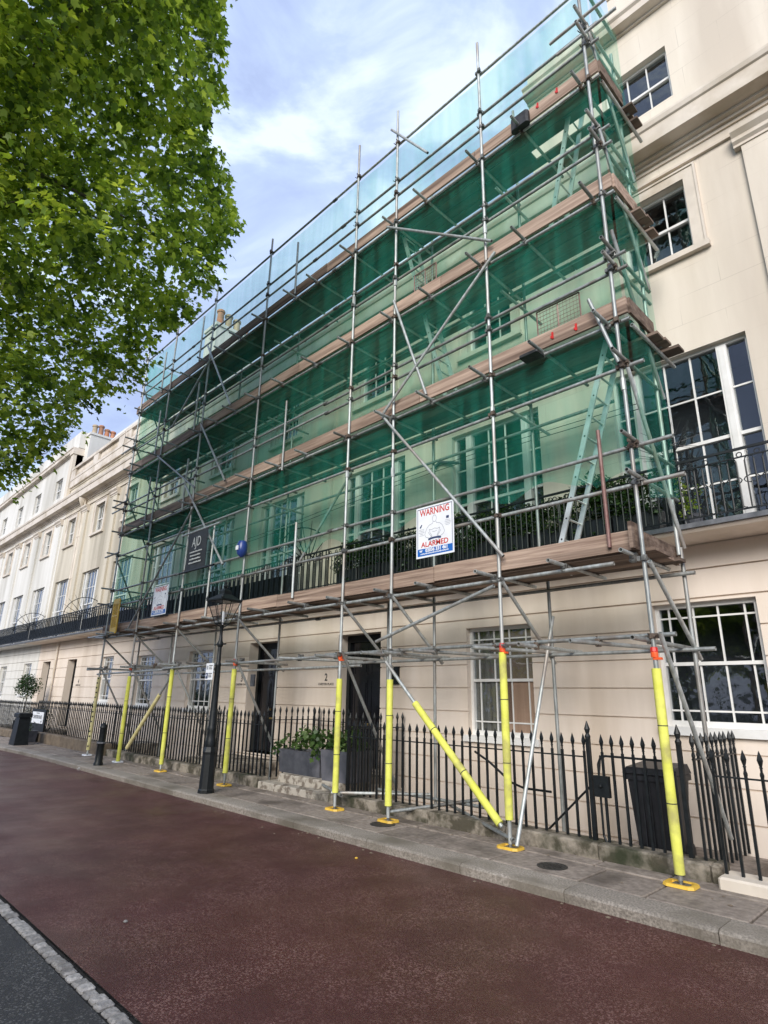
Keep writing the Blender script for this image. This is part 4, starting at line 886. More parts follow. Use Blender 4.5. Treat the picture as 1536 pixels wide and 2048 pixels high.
# street name plate
s = thing('street_sign', (-24.0, 6.80, .5), 'white street name plate fixed to the black railings at far left', 'street sign')
q = MB(); q.box(-24.6, -23.35, 6.79, 6.80, .56, .93); obj('plate', q, M['signwhite'], s)
text('CHESTER PLACE', .15, (-23.97, 6.785, .76), M['numeral'], s, 'lettering', .001, scale=(.9, 1.1)); q = MB(); q.box(-24.15, -23.8, 6.785, 6.7895, .88, .90); q.box(-23.55, -23.47, 6.785, 6.7895, .6, .65); obj('small_print', q, M['numeral'], s)['kind'] = 'stuff'
q = MB(); q.box(-24.75, -23.2, 6.805, 6.83, .30, 1.02); obj('backing_board', q, M['black'], s)
# ================================================================== SCAFFOLD
FY, IY, LY1 = 6.38, 7.30, 7.38
SX = [-2.5, -4.36, -6.33, -7.46, -10.64, -13.3, -15.62, -17.68]
TOP = [13.15, 12.77, 12.88, 12.9, 12.45, 12.6, 12.6, 12.42]
sc = thing('scaffold', (-10, FY, 0), 'tall galvanised tube scaffold with four boarded lifts standing on the pavement along the terrace front', 'scaffold')
J = lambda a=.012: random.uniform(-a, a)
def tubeo(name, a, b, m_='steel', r=.0242, parent=None, label=None):
    q = MB(); q.tube(a, b, r, 10, hollow=True); o = obj(name, q, M[m_], parent or sc, True)
    if label: o['label'] = label
    return o
# coupler : saddle, flap and bolt
q = MB(); q.lathe((0, 0, -.028), [(.026, 0), (.037, .003), (.037, .053), (.026, .056)], 10); q.box(.02, .062, -.022, .022, -.025, .025); q.tube((.05, -.02, 0), (.05, -.075, 0), .007, 6); q.tube((.05, -.062, 0), (.05, -.075, 0), .013, 6); q.box(-.05, .0, .018, .06, -.03, .03); q.tube((-.045, .0, 0), (-.045, -.055, .0), .007, 5)
cm = q.mesh('coupler', M['coupler']); q2 = MB(); q2.v = q.v; q2.f = q.f; cmo = q2.mesh('coupler', M['coupler_old'])
def coupler(x, y, z, ax='z'):
    rot = {'z': (0, 0, random.choice((0, math.pi))+J(.2)), 'x': (0, R(90), J(.2)), 'y': (R(90), 0, J(.2))}[ax]
    return inst('coupler', cm if random.random() < .7 else cmo, sc, (x, y, z), rot)
ST = []
for i, (x, tp) in enumerate(zip(SX, TOP)):
    spl = [(.05, 3.3+J(.3)), (3.3, 8.4+J(.4)), (8.4, tp)]
    root = None; q = MB(); dx = 0
    pts = [.05, 4.9+J(.6), 9.2+J(.6), tp]
    xx = x
    for a, b in zip(pts, pts[1:]):
        q.tube((xx, FY, a), (xx+J(.01), FY, b-.004), .0242, 10, hollow=(b == tp)); 
        q.lathe((xx, FY, b-.09), [(.0245, 0), (.033, .005), (.033, .16), (.0245, .165)], 8) if b != tp else None
    o = obj('standard', q, M['steel'], sc, True); ST.append(o)
    if i: 
        pass
# foot pads, base plates
for i, x in enumerate(SX):
    q = MB(); y = FY
    n_ = 16
    for rr, z0_, z1_ in (((.155, .105), 0.004, .03),):
        o_ = []
        for k in range(n_):
            a = 2*math.pi*(k+.5)/n_; cx = max(-1, min(1, 1.25*math.cos(a)))*.16; cy = max(-1, min(1, 1.25*math.sin(a)))*.12; o_.append((cx, cy))
        vs = [(x+c*.88, y+d*.88, z0_) for c, d in o_]+[(x+c*.84, y+d*.84, z1_) for c, d in o_]+[(x+c*.62, y+d*.58, z1_) for c, d in o_]+[(x+c*.62, y+d*.58, z0_+.006) for c, d in o_]
        fs = [(k+m*n_, (k+1) % n_+m*n_, (k+1) % n_+(m+1)*n_, k+(m+1)*n_) for m in range(3) for k in range(n_)]+[tuple(range(3*n_, 4*n_))]
        q.add(vs, fs)
    obj('foot_pad', q, M['yellow'] if i < 6 else M['signwhite'], sc)
    q = MB(); q.box(x-.075, x+.075, y-.075, y+.075, .011, .019); q.lathe((x, y, .019), [(.02, 0), (.02, .05)], 8); obj('base_plate', q, M['coupler'], sc)
# foam sleeves : sub-parts of the standards
SL = [(.30-.2, 1.95), (.30, 2.18), (.20, 1.87), (.24, 1.89), (.22, 2.10), (.15, 2.14), (.02, 2.02), (.14, 2.02)]
for i, (x, (a, b)) in enumerate(zip(SX, SL)):
    q = MB(); nseg = 8; prof = []
    for k in range(nseg+1): prof.append((.047+J(.0015), a+(b-a)*k/nseg))
    q.lathe((x, FY, 0), prof, 14)
    o = obj('foam_sleeve', q, M['foam'] if i < 7 else M['foam_pale'], ST[i], True)
    if i == 7: o['label'] = 'faded pale sleeve with black spots'
    for z_ in ((a+(b-a)*.32, a+(b-a)*.7) if i < 7 else [a+.08+k*.125 for k in range(15)]):
        q = MB(); q.lathe((x, FY, z_), [(.0475, 0), (.0492, .001), (.0492, .009 if i < 7 else .03), (.0475, .01 if i < 7 else .031)], 12); 
        if i < 7: obj('tape_band', q, M['tie'], ST[i])
        else:
            q = MB(); an_ = R(random.choice((-60, -100, -40))); q.lathe((x+.03*math.cos(an_), FY+.03*math.sin(an_), z_), [(.0, 0), (.026, .0), (.026, .035), (.0, .036)], 8); obj('black_spot', q, M['tie'], ST[i])
for i in (0, 1, 3, 4, 6):
    q = MB(); z_ = 2.19 if i else 2.06; q.lathe((SX[i], FY, z_), [(.026, 0), (.036, .0), (.038, .04), (.034, .08), (.03, .085)], 10); q.box(SX[i]-.01, SX[i]+.07, FY-.025, FY+.025, z_-.025, z_-.001); obj('coupler_cover', q, M['orange'] if i not in (0,) else M['orange'], sc)
    q = MB(); q.lathe((SX[i], FY, z_+.05), [(.036, 0), (.040, .01), (.036, .05), (.026, .055)], 8); obj('red_cap', q, M['red'], sc)
# inner standards
for x in [SX[0]+.06, SX[1]+.12, SX[2], SX[2]-1.05, SX[4], SX[5], SX[6], SX[7]]:
    tubeo('inner_standard', (x, LY1, -1.88), (x, LY1, 3.42+J(.05)))
for x in [v+.05 for v in SX if v != -7.46]:
    tubeo('inner_standard', (x, IY+.03, 3.30), (x+J(.02), IY+.03, 11.7+J(.4)))
# levels
LED = 6.432
def run(name, y, z, x0=-17.95, x1=-2.3, m_='steel', seg=6.3, first=None):
    x = x1; k = 0
    while x > x0+.3:
        l = first if (first and k == 0) else seg+J(.8); xe = max(x0, x-l); dz = J(.012)
        if xe-x0 < 1: xe = x0
        tubeo(name, (x, y, z+dz), (xe, y, z+dz+J(.012)), m_)
        if xe > x0:
            q = MB(); q.tube((xe-.06, y, z+dz), (xe+.06, y, z+dz), .033, 8); obj('sleeve_coupler', q, M['coupler'], sc)
        x = xe; k += 1
def couplers(z, y=FY, xs_=SX):
    for x in xs_: coupler(x, y, z+J(.01))
def lev(x): return 0 if x > -9 else -.10*min(1, (-9-x)/8)      # the lowest ledger drops towards the left
for a, b in zip(SX[:-1], SX[1:]): pass
tubeo('ledger', (-2.28, LED, 2.29), (-7.9, LED, 2.28)); tubeo('ledger', (-7.6, LED-.055, 2.25), (-13.8, LED-.055, 2.17)); tubeo('ledger', (-13.0, LED, 2.16), (-18.0, LED, 2.10)); couplers(2.27)
tubeo('ledger', (-2.2, LY1-.05, 2.2), (-8.3, LY1-.05, 2.2)); tubeo('ledger', (-8.0, LY1-.05, 2.15), (-17.9, LY1-.05, 2.1))
run('ledger', LED, 3.10, -18.0, -2.85, seg=5.2); couplers(3.10)
run('ledger', LY1-.05, 3.08, -17.9, -2.3)
for z in (3.97, 4.42): run('guard_rail', LED, z, x1=-2.05 if z > 4.2 else -1.98); couplers(z)
tubeo('ledger', (-2.25, LED, 5.46), (-17.9, LED, 5.46)); couplers(5.46)
tubeo('ledger', (-3.0, IY-.03, 5.52), (-17.9, IY-.03, 5.52))
DECK = [3.12, 6.08, 8.04, 10.12]
for z in DECK[1:]: run('ledger', LED, z, -17.95, -2.35, seg=5.6); couplers(z); run('ledger', IY-.02, z-.01, -17.9, -2.3)
for z in (6.84, 7.06, 8.85, 9.14, 10.8, 11.12): run('guard_rail', LED, z, -17.95, -2.3); couplers(z)
run('top_ledger', LED, 12.05, -17.85, -2.45); couplers(12.04)
# transoms, poking out in front
for li, z in enumerate(DECK):
    xs_ = []
    for a, b in zip(SX, SX[1:]):
        d = a-b; n_ = 1 if d < 1.5 else (2 if d < 2.5 else 3)
        xs_ += [a-.13]+[a-.13-(d*k/n_)+J(.2) for k in range(1, n_)]
    xs_ += [SX[-1]+.1]
    for x in xs_:
        y0 = 6.09+J(.06); y1 = (7.62 if li else 7.5)+J(.08)
        tubeo('transom', (x, y0, z+.052), (x+J(.02), y1, z+.052)); coupler(x, LED, z+.026, 'x')
for x in (-2.55, -3.12, -3.9, -4.5, -5.5, -6.16, -6.5, -7.6, -8.6, -10.5, -11.9, -13.15, -14.4, -15.5, -17.5):
    sk = .35 if x in (-3.12, -5.5, -8.6, -4.5) else 0
    tubeo('transom', (x-sk*.3, 6.02+J(.08), 2.235), (x+sk, 7.55+J(.1), 2.235)); coupler(x, LED, 2.26, 'x')
for x in (-4.3, -7.3):
    tubeo('tie_tube', (x, 6.36, .10 if x > -5 else .22), (x-1.6, 7.2, .18), m_='steel')
tubeo('tie_tube', (-5.4, LY1-.05, .2), (-7.5, LY1-.05, .2)); tubeo('tie_tube', (-7.6, 6.42, .22), (-6.5, 7.5, .22)); tubeo('tie_tube', (-6.33, 6.42, .12), (-5.6, 7.5, .26))
# boards
BL = 3.9
for li, z in enumerate(DECK):
    zz = z+.078
    rows = [(6.535, 6.715), (6.725, 6.905), (6.915, 7.095), (7.105, 7.265)] if li else [(6.47, 6.69), (6.70, 6.92), (6.93, 7.15), (7.16, 7.34)]
    if li: rows += [(7.375, 7.575)]
    for ri, (ya, yb) in enumerate(rows):
        x = -2.42+J(.06)-(.0 if ri else 0)
        if li and ri == len(rows)-1: x = -2.3
        off = random.uniform(0, BL*.8); first = True
        while x > -17.9:
            l = BL if not first else max(1.2, BL-off); first = False; xe = max(x-l, -18.1)
            skip = (li == 3 and ri in (1, 2) and x > -3.6 and x-l < -3)            # the gap where the ladder comes up
            q = MB(); q.box(xe+.006, x-.006, ya+J(.004), yb+J(.004), zz+(.0 if not skip else 0), zz+.038)
            if not (li == 3 and ri == 2 and x > -2.6): obj('scaffold_board', q, M['board_grey'] if (li != 0 or ri % 2) else M['board'], sc)
            x = xe
    # hop-up boards beyond the corner
    if li:
        for k, (ya, yb, xr) in enumerate(((6.93, 7.13, -2.22), (7.14, 7.34, -2.20), (7.42, 7.62, -2.14 if li == 1 else -2.24))):
            if li == 3 and k == 0: continue
            q = MB(); q.box(-2.85, xr, ya, yb, zz-.10, zz-.062); obj('hop_up_board', q, M['board_grey'], sc)
        tubeo('hop_up_bracket', (-2.36, 6.5, zz-.13), (-2.36, 7.85, zz-.13))
    # toe boards
    x = -2.36 if li else -2.62; k = 0
    while x > -17.9:
        l = BL if k else BL*random.uniform(.4, 1); xe = max(x-l, -18.05); q = MB(); dz = J(.008)
        q.box(xe+.005, x-.005, 6.413-(.0 if k % 2 else .0), 6.449, z+.095+dz, z+.095+.225+dz) if li else q.box(xe+.005, x-.005, 6.415, 6.453, z+.10+dz, z+.10+.225+dz)
        obj('toe_board', q, M['board'], sc); x = xe; k += 1
    if li: q = MB(); q.box(-2.375, -2.34, 6.46, 7.2, z+.10, z+.32); obj('toe_board', q, M['board'], sc)
    else:
        q = MB(); q.box(-2.60, -2.56, 6.30, 6.62, z+.10, z+.40); obj('toe_board', q, M['board'], sc); q = MB(); q.box(-2.54, -2.50, 6.50, 7.45, z+.08, z+.30); obj('toe_board', q, M['board'], sc)
    q = MB(); q.box(-18.1, -18.06, 6.42, 7.45, z+.1, z+.32); obj('toe_board', q, M['board'], sc)
# short guard posts between the standards
for x, a, b, m_ in ((-8.87, 3.32, 4.76, 'steel'), (-16.05, 8.18, 9.62, 'steel'), (-13.72, 8.17, 9.65, 'steel'), (-13.83, 6.05, 7.45, 'steel'), (-16.07, 5.98, 7.52, 'steel'), (-16.24, 10.3, 11.69, 'steel'),
                    (-13.92, 10.4, 11.83, 'steel'), (-9.5, 5.98, 7.55, 'steel'), (-9.5, 10.22, 11.64, 'steel'), (-2.86, 3.28, 4.73, 'steel_red'), (-12.05, 3.2, 5.3, 'steel')):
    tubeo('guard_post', (x, FY+.0, a), (x+J(.02), FY, b), m_)
# the leaning post near the top of the corner and at deck two
tubeo('brace', (-2.78, 6.30, 6.5), (-2.5, 6.32, 5.48))
# braces
BR = [((-6.61, 6.31, 6.25), (-4.24, 6.31, 3.38)), ((-6.32, 6.33, 8.35), (-5.56, 6.33, 6.2)), ((-4.15, 6.31, 8.08), (-6.5, 6.31, 6.2)), ((-6.5, 6.31, 10.07), (-4.2, 6.31, 8.31)),
      ((-13.38, 6.32, 10.61), (-11.8, 6.32, 8.26)), ((-13.1, 6.34, 10.16), (-15.0, 6.34, 8.75)), ((-13.26, 6.33, 8.26), (-11.7, 6.33, 6.3)), ((-15.7, 6.33, 8.05), (-13.16, 6.33, 6.48)),
      ((-13.66, 6.32, 6.65), (-11.4, 6.32, 4.3)), ((-13.08, 6.34, 6.02), (-16.1, 6.34, 3.2)), ((-6.6, 6.34, 2.42), (-4.42, 6.34, 3.02)), ((-8.9, 6.5, 4.0), (-7.6, 6.6, 5.5)),
      ((-6.45, 6.33, 12.45), (-5.5, 6.33, 11.1)), ((-2.2, 7.4, 2.9), (-2.2, 6.42, 2.1))]
for a, b in BR[:-1]: tubeo('brace', a, b)
lb = tubeo('brace', (-6.38, 6.34, 2.12), (-4.43, 6.33, .22))
A, B = Vector((-6.38, 6.34, 2.12)), Vector((-4.43, 6.33, .22))
q = MB(); q.tube(A.lerp(B, .30), A.lerp(B, .985), .047, 12); obj('foam_sleeve', q, M['foam'], lb, True)
for f_ in (.47, .72):
    q = MB(); q.tube(A.lerp(B, f_), A.lerp(B, f_+.004), .0495, 12); obj('tape_band', q, M['tie'], lb)
lb = tubeo('brace', (-13.42, 6.40, 1.95), (-15.3, 6.40, .30)); A, B = Vector((-13.42, 6.40, 1.95)), Vector((-15.3, 6.40, .30))
q = MB(); q.tube(A.lerp(B, .22), A.lerp(B, .97), .044, 12); o = obj('foam_sleeve', q, M['foam_pale'], lb, True); o['label'] = 'faded olive foam sleeve'
for i, x in enumerate(SX):       # cross braces in the width of the scaffold
    if i == 2: tubeo('brace', (x+.06, 6.34, 3.08), (x+.06, 7.5, 2.15))
    else: tubeo('brace', (x+.08, 6.33, 3.05), (x+.08, 7.5, 2.1))
    if i in (1,): tubeo('brace', (-4.22, 6.3, .06), (-4.22, 7.42, 2.72))
    elif i != 2: tubeo('brace', (x+.1, 6.33, 2.3), (x+.1, 7.6, .25))
for k, (za, zb_) in enumerate(((3.4, 5.4), (5.4, 7.4), (7.1, 9.1), (9.0, 11.1))):
    for X in (-2.42, -17.75):
        tubeo('brace', (X, 6.36, zb_), (X, 7.45, za))
for z in (3.97, 4.42, 5.46, 6.84, 7.06, 8.85, 9.14, 10.8, 11.12, 12.0):
    for X in (-2.44, -17.74):
        tubeo('end_guard_rail', (X, 6.05+J(.03) if z < 12 else 6.35, z+.05), (X, 7.5+J(.05), z+.05)); coupler(X-.03, FY, z+.03, 'y')
tubeo('guard_rail', (-3.0, 6.33, 11.28), (-2.0, 6.33, 11.28)); tubeo('guard_rail', (-2.9, 6.33, 10.95), (-1.98, 6.33, 10.95))
# left end tubes sticking out
for z in (2.2, 3.12, 5.5, 6.9, 7.1, 8.9): tubeo('guard_rail', (-17.5, 6.33, z+.03), (-18.55, 6.33, z+.03))
tubeo('tie_tube', (-17.3, 6.2, 3.05), (-19.4, 6.5, 3.2))
for X in (-4.36, -10.64, -15.62):                                  # outlets tying the upper lifts back
    for z in (5.6, 7.6, 9.6): tubeo('tie_tube', (X+.1, 6.6, z), (X+.1, 7.75, z-.02))
# wall tie rails seen through the net at right
tubeo('guard_rail', (-2.9, 7.2, 8.2), (-6.5, 7.2, 8.2))
for X, z in ((-3.32, 10.38), (-2.99, 10.39), (-3.37, 6.30), (-3.03, 6.27)):
    q = MB(); q.box(X-.013, X+.013, 6.40, 6.4125, z-.05, z+.05); q.box(X-.03, X-.013, 6.40, 6.4125, z-.03, z+.0); q.box(X-.013, X+.013, 6.4125, 6.46, z+.035, z+.05); obj('red_clip', q, M['red'], sc)
# ladder things
def ladder(label, f0, f1, yf=6.78, yb=7.14):
    t = thing('ladder', (f0[0], (yf+yb)/2, f0[1]), label, 'ladder', 'aluminium ladders between the scaffold lifts')
    (xa, za), (xb, zb) = f0, f1; L_ = math.hypot(xb-xa, zb-za); ux, uz = (xb-xa)/L_, (zb-za)/L_
    for y in (yf, yb):
        q = MB(); n = Vector((-uz, 0, ux))*.035; a = Vector((xa, y, za)); b = Vector((xb, y, zb)); e = Vector((0, .013, 0))
        q.add([a-n-e, b-n-e, b+n-e, a+n-e, a-n+e, b-n+e, b+n+e, a+n+e], [(0,3,2,1),(4,5,6,7),(0,1,5,4),(1,2,6,5),(2,3,7,6),(3,0,4,7)]); so_ = obj('stile', q, M['alu'], t)
        m = int(L_/.27); 
        if y == yf:
            for k in range(m):
                p = a.lerp(b, (k+.5)/m); q = MB(); q.tube((p.x, y-.0132, p.z), (p.x, y-.0160, p.z), .012, 8); obj('rung_end', q, M['black'], so_)
    m = int(L_/.27)
    for k in range(m):
        p = Vector((xa, 0, za)).lerp(Vector((xb, 0, zb)), (k+.5)/m); q = MB(); q.tube((p.x, yf+.01, p.z), (p.x, yb-.01, p.z), .014, 6); obj('rung', q, M['alu'], t)
ladder('aluminium ladder rising from the lowest lift near the right corner of the scaffold', (-3.78, 3.2), (-2.66, 6.6))
ladder('aluminium ladder leaning left between the second and fourth lifts, mid scaffold', (-5.5, 6.2), (-6.55, 10.3))
ladder('aluminium ladder behind the netting at the top right corner of the scaffold', (-3.5, 8.2), (-2.86, 10.9))
# things hung on the scaffold
t = tag(obj('rubber_mat', MB().cbox(-3.76, -3.45, 6.30, 6.41, 10.12, 10.38, .03), M['blackbag']), 'black folded rubber mat hung over the top toe board near the right corner', 'mat')
t = tag(obj('rubber_mat', MB().cbox(-3.78, -3.50, 6.20, 6.40, 6.03, 6.08, .015), M['blackbag']), 'flat black mat under the toe board of the second lift near the right corner', 'mat')
def mesh_panel(label, x0, x1, z0, z1, y):
    t = thing('mesh_panel', (x0, y, z0), label, 'mesh panel', 'brown wire brick guards')
    q = MB(); bent(q, [(x0, y, z0), (x1, y, z0), (x1, y, z1), (x0, y, z1), (x0, y, z0)], .01); q.tube(((x0+x1)/2, y, z0), ((x0+x1)/2, y, z1), .009, 5); obj('frame', q, M['steel_red'], t)
    q = MB(); k = 1
    while z0+k*.06 < z1: q.tube((x0, y, z0+k*.06), (x1, y, z0+k*.06), .003, 4); k += 1
    k = 1
    while x0+k*.05 < x1: q.tube((x0+k*.05, y, z0), (x0+k*.05, y, z1), .0025, 4); k += 1
    o = obj('wire_mesh', q, M['steel_red'], t); return t
mesh_panel('brown wire brick guard standing on the second lift near the right corner', -3.62, -2.98, 6.42, 6.82, 6.475)
mesh_panel('tan wire brick guard standing on the third lift, mid scaffold', -5.95, -5.45, 8.42, 8.75, 6.475)
t = thing('blue_lamp', (-10.6, 6.30, 4.4), 'small blue plastic cased alarm strapped to a standard, right of the black banner', 'alarm box')
q = MB(); q.lathe((-10.62, 6.29, 4.33), [(.02, 0), (.09, .06), (.11, .14), (.11, .26), (.08, .34), (.02, .36)], 12); obj('case', q, M['bluecap'], t, True)
q = MB(); q.box(-10.66, -10.58, 6.165, 6.185, 4.47, 4.56); obj('label_plate', q, M['signwhite'], t)
t = thing('grille_barrier', (-16.9, 6.3, 3.2), 'yellow plastic grille panel hung at the left end of the lowest lift', 'barrier panel')
q = MB(); x0, x1, z0, z1, y = -17.22, -16.78, 3.16, 4.12, 6.29
q.cbox(x0, x0+.06, y, y+.04, z0+.03, z1-.03, .01); q.cbox(x1-.06, x1, y, y+.04, z0+.03, z1-.03, .01); q.cbox(x0+.02, x1-.02, y+.001, y+.039, z1-.15, z1, .015); q.cbox(x0+.02, x1-.02, y+.001, y+.039, z0, z0+.17, .015); q.box(x0+.06, x1-.06, y+.005, y+.035, z0+.46, z0+.50); obj('frame', q, M['yellow'], t)
for k in range(6):
    q = MB(); q.box(x0+.09+k*.048, x0+.105+k*.048, y+.01, y+.03, z0+.17, z1-.15); obj('grille_bar', q, M['yellow'], t)
q = MB()
for k in range(10): q.box(x0+.06, x1-.06, y+.013, y+.027, z0+.20+k*.066, z0+.206+k*.066)
obj('grille_mesh', q, M['yellow'], t)
# warning signs
def polyline(q, pts, wd, y):
    for a, b in zip(pts, pts[1:]):
        dx, dz = b[0]-a[0], b[1]-a[1]; l = math.hypot(dx, dz) or 1; nx, nz_ = -dz/l*wd, dx/l*wd
        q.add([(a[0]+nx, y, a[1]+nz_), (b[0]+nx, y, b[1]+nz_), (b[0]-nx, y, b[1]-nz_), (a[0]-nx, y, a[1]-nz_)], [(0, 1, 2, 3)])
def warning(x0, x1, z0, z1, y, label, detail=True):
    t = thing('warning_sign', ((x0+x1)/2, y, z0), label, 'warning sign', 'WARNING ALARMED signs on the scaffold'); W, H_ = x1-x0, z1-z0
    X = lambda u: x0+W*u
    Z = lambda v: z1-H_*v
    q = MB(); q.box(x0, x1, y, y+.006, z0, z1); obj('board', q, M['signwhite'], t)
    q = MB(); e = y-.0012; b_ = .035; bw = .012
    for (ua, ub, va, vb) in ((b_, 1-b_, b_*.9, b_*.9+bw), (b_, b_+bw, b_, .82), (1-b_-bw, 1-b_, b_, .82)):
        q.box(X(ua), X(ub), e, y-.0002, Z(vb), Z(va))
    obj('border', q, M['signnavy'], t)
    q = MB(); q.box(X(b_), X(1-b_), e, y-.0002, Z(.965), Z(.825)); obj('blue_band', q, M['signblue'], t)
    text('WARNING', .19*W, (X(.5), e-.001, Z(.125)), M['signred'], t, 'lettering', .0005, scale=(.86, 1.05), bold=.002)
    text('ALARMED', .18*W, (X(.5), e-.001, Z(.755)), M['signred'], t, 'lettering', .0005, scale=(.9, .85), bold=.002)
    text('02036 331 461', .098*W, (X(.55), e-.002, Z(.868)), M['signwhite'], t, 'lettering', .0005, bold=.003)
    q = MB(); q.box(X(.10), X(.16), e-.0015, e-.0005, Z(.885), Z(.865)); q.box(X(.085), X(.175), e-.0015, e-.0005, Z(.862), Z(.85)); obj('telephone_symbol', q, M['signwhite'], t)
    text('www.security.co.uk' if False else '', .05*W, (X(.5), e-.002, Z(.93)), M['signwhite'], t) if False else None
    q = MB()
    for k in range(24): q.box(X(.12+k*.031), X(.12+k*.031+.021), e-.0012, e-.0005, Z(.935+.004*(k % 2)), Z(.918-.004*(k % 3)))
    obj('small_print', q, M['signwhite'], t)['kind'] = 'stuff'
    # outline figure: torso with hands on hips
    q = MB(); F_ = lambda *p: [(X(u), Z(v)) for u, v in p]; wd = .0032; ee = e-.001
    polyline(q, F_(*[(.5+.052*math.cos(a*.3927), .275+.052*math.sin(a*.3927)*1.25) for a in range(17)]), wd, ee)
    polyline(q, F_((.46, .33), (.45, .365), (.36, .385), (.30, .43), (.26, .50), (.235, .56), (.27, .61), (.36, .64), (.42, .62), (.36, .56), (.335, .52)), wd, ee)
    polyline(q, F_((.54, .33), (.55, .365), (.64, .385), (.70, .43), (.74, .50), (.765, .56), (.73, .61), (.64, .64), (.58, .62), (.64, .56), (.665, .52)), wd, ee)
    polyline(q, F_((.36, .47), (.42, .485), (.50, .465), (.58, .485), (.64, .47)), wd, ee); polyline(q, F_((.44, .52), (.5, .53), (.56, .52)), wd, ee); polyline(q, F_((.36, .47), (.38, .54), (.43, .6), (.43, .645)), wd, ee); polyline(q, F_((.64, .47), (.62, .54), (.57, .6), (.57, .645)), wd, ee)
    obj('figure_outline', q, M['signgrey'], t)
    q = MB(); polyline(q, F_((.33, .665), (.42, .65), (.5, .646), (.58, .65), (.67, .665)), .014, ee-.0003); obj('ribbon', q, M['signnavy'], t)
    q = MB(); polyline(q, F_((.38, .68), (.42, .715), (.5, .745), (.58, .715), (.62, .68)), .004, ee); polyline(q, F_((.45, .69), (.5, .71), (.55, .69)), .005, ee); obj('shield', q, M['signgrey'], t)
    q = MB()
    for (u, v, w_) in ((.08, .44, .14), (.08, .47, .14), (.07, .50, .16), (.10, .53, .1), (.09, .56, .12), (.78, .36, .14), (.77, .39, .16), (.77, .42, .16), (.79, .45, .12)): q.box(X(u), X(u+w_), ee-.0004, ee, Z(v+.006), Z(v))
    obj('small_print', q, M['signgrey'], t)['kind'] = 'stuff'
    q = MB(); q.box(X(.81), X(.88), ee-.0004, ee, Z(.33), Z(.28)); q.add([(X(.09), ee, Z(.40)), (X(.13), ee, Z(.415)), (X(.17), ee, Z(.35)), (X(.15), ee, Z(.34))], [(0, 1, 2, 3)]); obj('pictogram', q, M['signnavy'], t)
    for u, v in ((.5, .03), (.5, .97)):
        q = MB(); q.tube((X(u), y+.006, Z(v)), (X(u), y+.09, Z(v)), .005, 5); obj('cable_tie', q, M['tie'], t)
warning(-5.74, -5.03, 3.56, 4.33, 6.30, 'large white WARNING ALARMED sign hung on the scaffold in the middle of the netted balcony')
warning(-14.66, -13.86, 3.44, 4.16, 6.30, 'smaller looking WARNING ALARMED sign hung at the left end of the lowest lift')
# banner
t = thing('banner', (-12.5, 6.25, 4.3), 'black contractor banner lettered AJD stretched between two short tubes', 'banner')
q = MB(); n_ = 8; x0, x1, z0, z1 = -13.05, -12.1, 4.33, 5.27
vs = []; fs = []
for j in range(n_+1):
    for i in range(n_+1):
        u, v = i/n_, j/n_; vs.append((x0+(x1-x0)*u+(.05*math.sin(math.pi*v) if i == 0 else 0), 6.262+.012*math.sin(u*6)*math.sin(v*3), z0+(z1-z0)*v))
for j in range(n_):
    for i in range(n_): k = j*(n_+1)+i; fs.append((k, k+1, k+n_+2, k+n_+1))
q.add(vs, fs); vs2 = [(a, b+.004, c) for a, b, c in vs]; q.add(vs2, [tuple(reversed(f)) for f in fs]); obj('cloth', q, M['banner'], t, True)
tubeo('bar', (-13.4, 6.27, 5.27), (-11.6, 6.27, 5.27), parent=t); tubeo('bar', (-13.3, 6.27, 4.33), (-11.7, 6.27, 4.33), m_='black', parent=t)
text('AJD', .30, (-12.55, 6.235, 4.98), M['letter'], t, 'lettering', .001, scale=(.85, 1.1))
for k, (w_, tx) in enumerate(((.55, 0), (.48, 0), (.52, 0), (.55, 0))):
    q = MB(); x = -12.55-w_/2
    while x < -12.55+w_/2:
        l = random.uniform(.02, .05); q.box(x, x+l, 6.232, 6.236, 4.74-k*.085, 4.765-k*.085+random.uniform(0, .012)); x += l+.012
    obj('small_print', q, M['letter'], t)
q = MB(); q.box(-12.99, -12.97, 6.24, 6.244, 4.5, 4.75)
# ================================================================== NETTING
def netsheet(name, label, P00, ux, uz, nu, nv, amp, bottom=None, seed=0, normal=(0, 1, 0)):
    rng = random.Random(seed); ph = [rng.uniform(0, 6) for _ in range(8)]; q = MB(); vs = []; P00 = Vector(P00); ux = Vector(ux); uz = Vector(uz); nrm = Vector(normal)
    for j in range(nv+1):
        for i in range(nu+1):
            u, v = i/nu, j/nv; b0 = bottom(u) if bottom else 0.
            lu = u*ux.length; d = amp*(math.sin(lu*5.2+ph[0])*.4+math.sin(lu*11.3+ph[1]+v*3)*.3+math.sin(v*25+ph[2]+lu*.7)*.25+math.sin(lu*2.1+v*9+ph[3])*.3)
            vv = b0+(1-b0)*v
            vs.append(P00+ux*u+uz*vv+nrm*d)
    q.add(vs, [(j*(nu+1)+i, j*(nu+1)+i+1, (j+1)*(nu+1)+i+1, (j+1)*(nu+1)+i) for j in range(nv) for i in range(nu)])
    o = obj(name, q, M['net'], None, True); return tag(o, label, 'netting', 'green debris netting sheets')
NH = 8.22-3.75
def bot(u):
    x = -17.85+15.5*u; z = 4.02+.16*math.sin((x+2)*2.9)**2*(1 if x > -10 else .3)+(-.12 if x < -11 else 0)+(.12 if -9 < x < -3 else 0)
    return (z-3.75)/NH
netsheet('debris_netting', 'lower green see-through debris netting sheet stretched along the long scaffold front', (-17.85, 6.486, 3.75), (15.42, 0, 0), (0, 0, NH), 190, 44, .011, bot, 1)
netsheet('debris_netting', 'upper green netting sheet, up to the top tube of the long scaffold front', (-17.85, 6.512, 8.02), (15.42, 0, 0), (0, 0, 4.05), 190, 44, .011, None, 4)
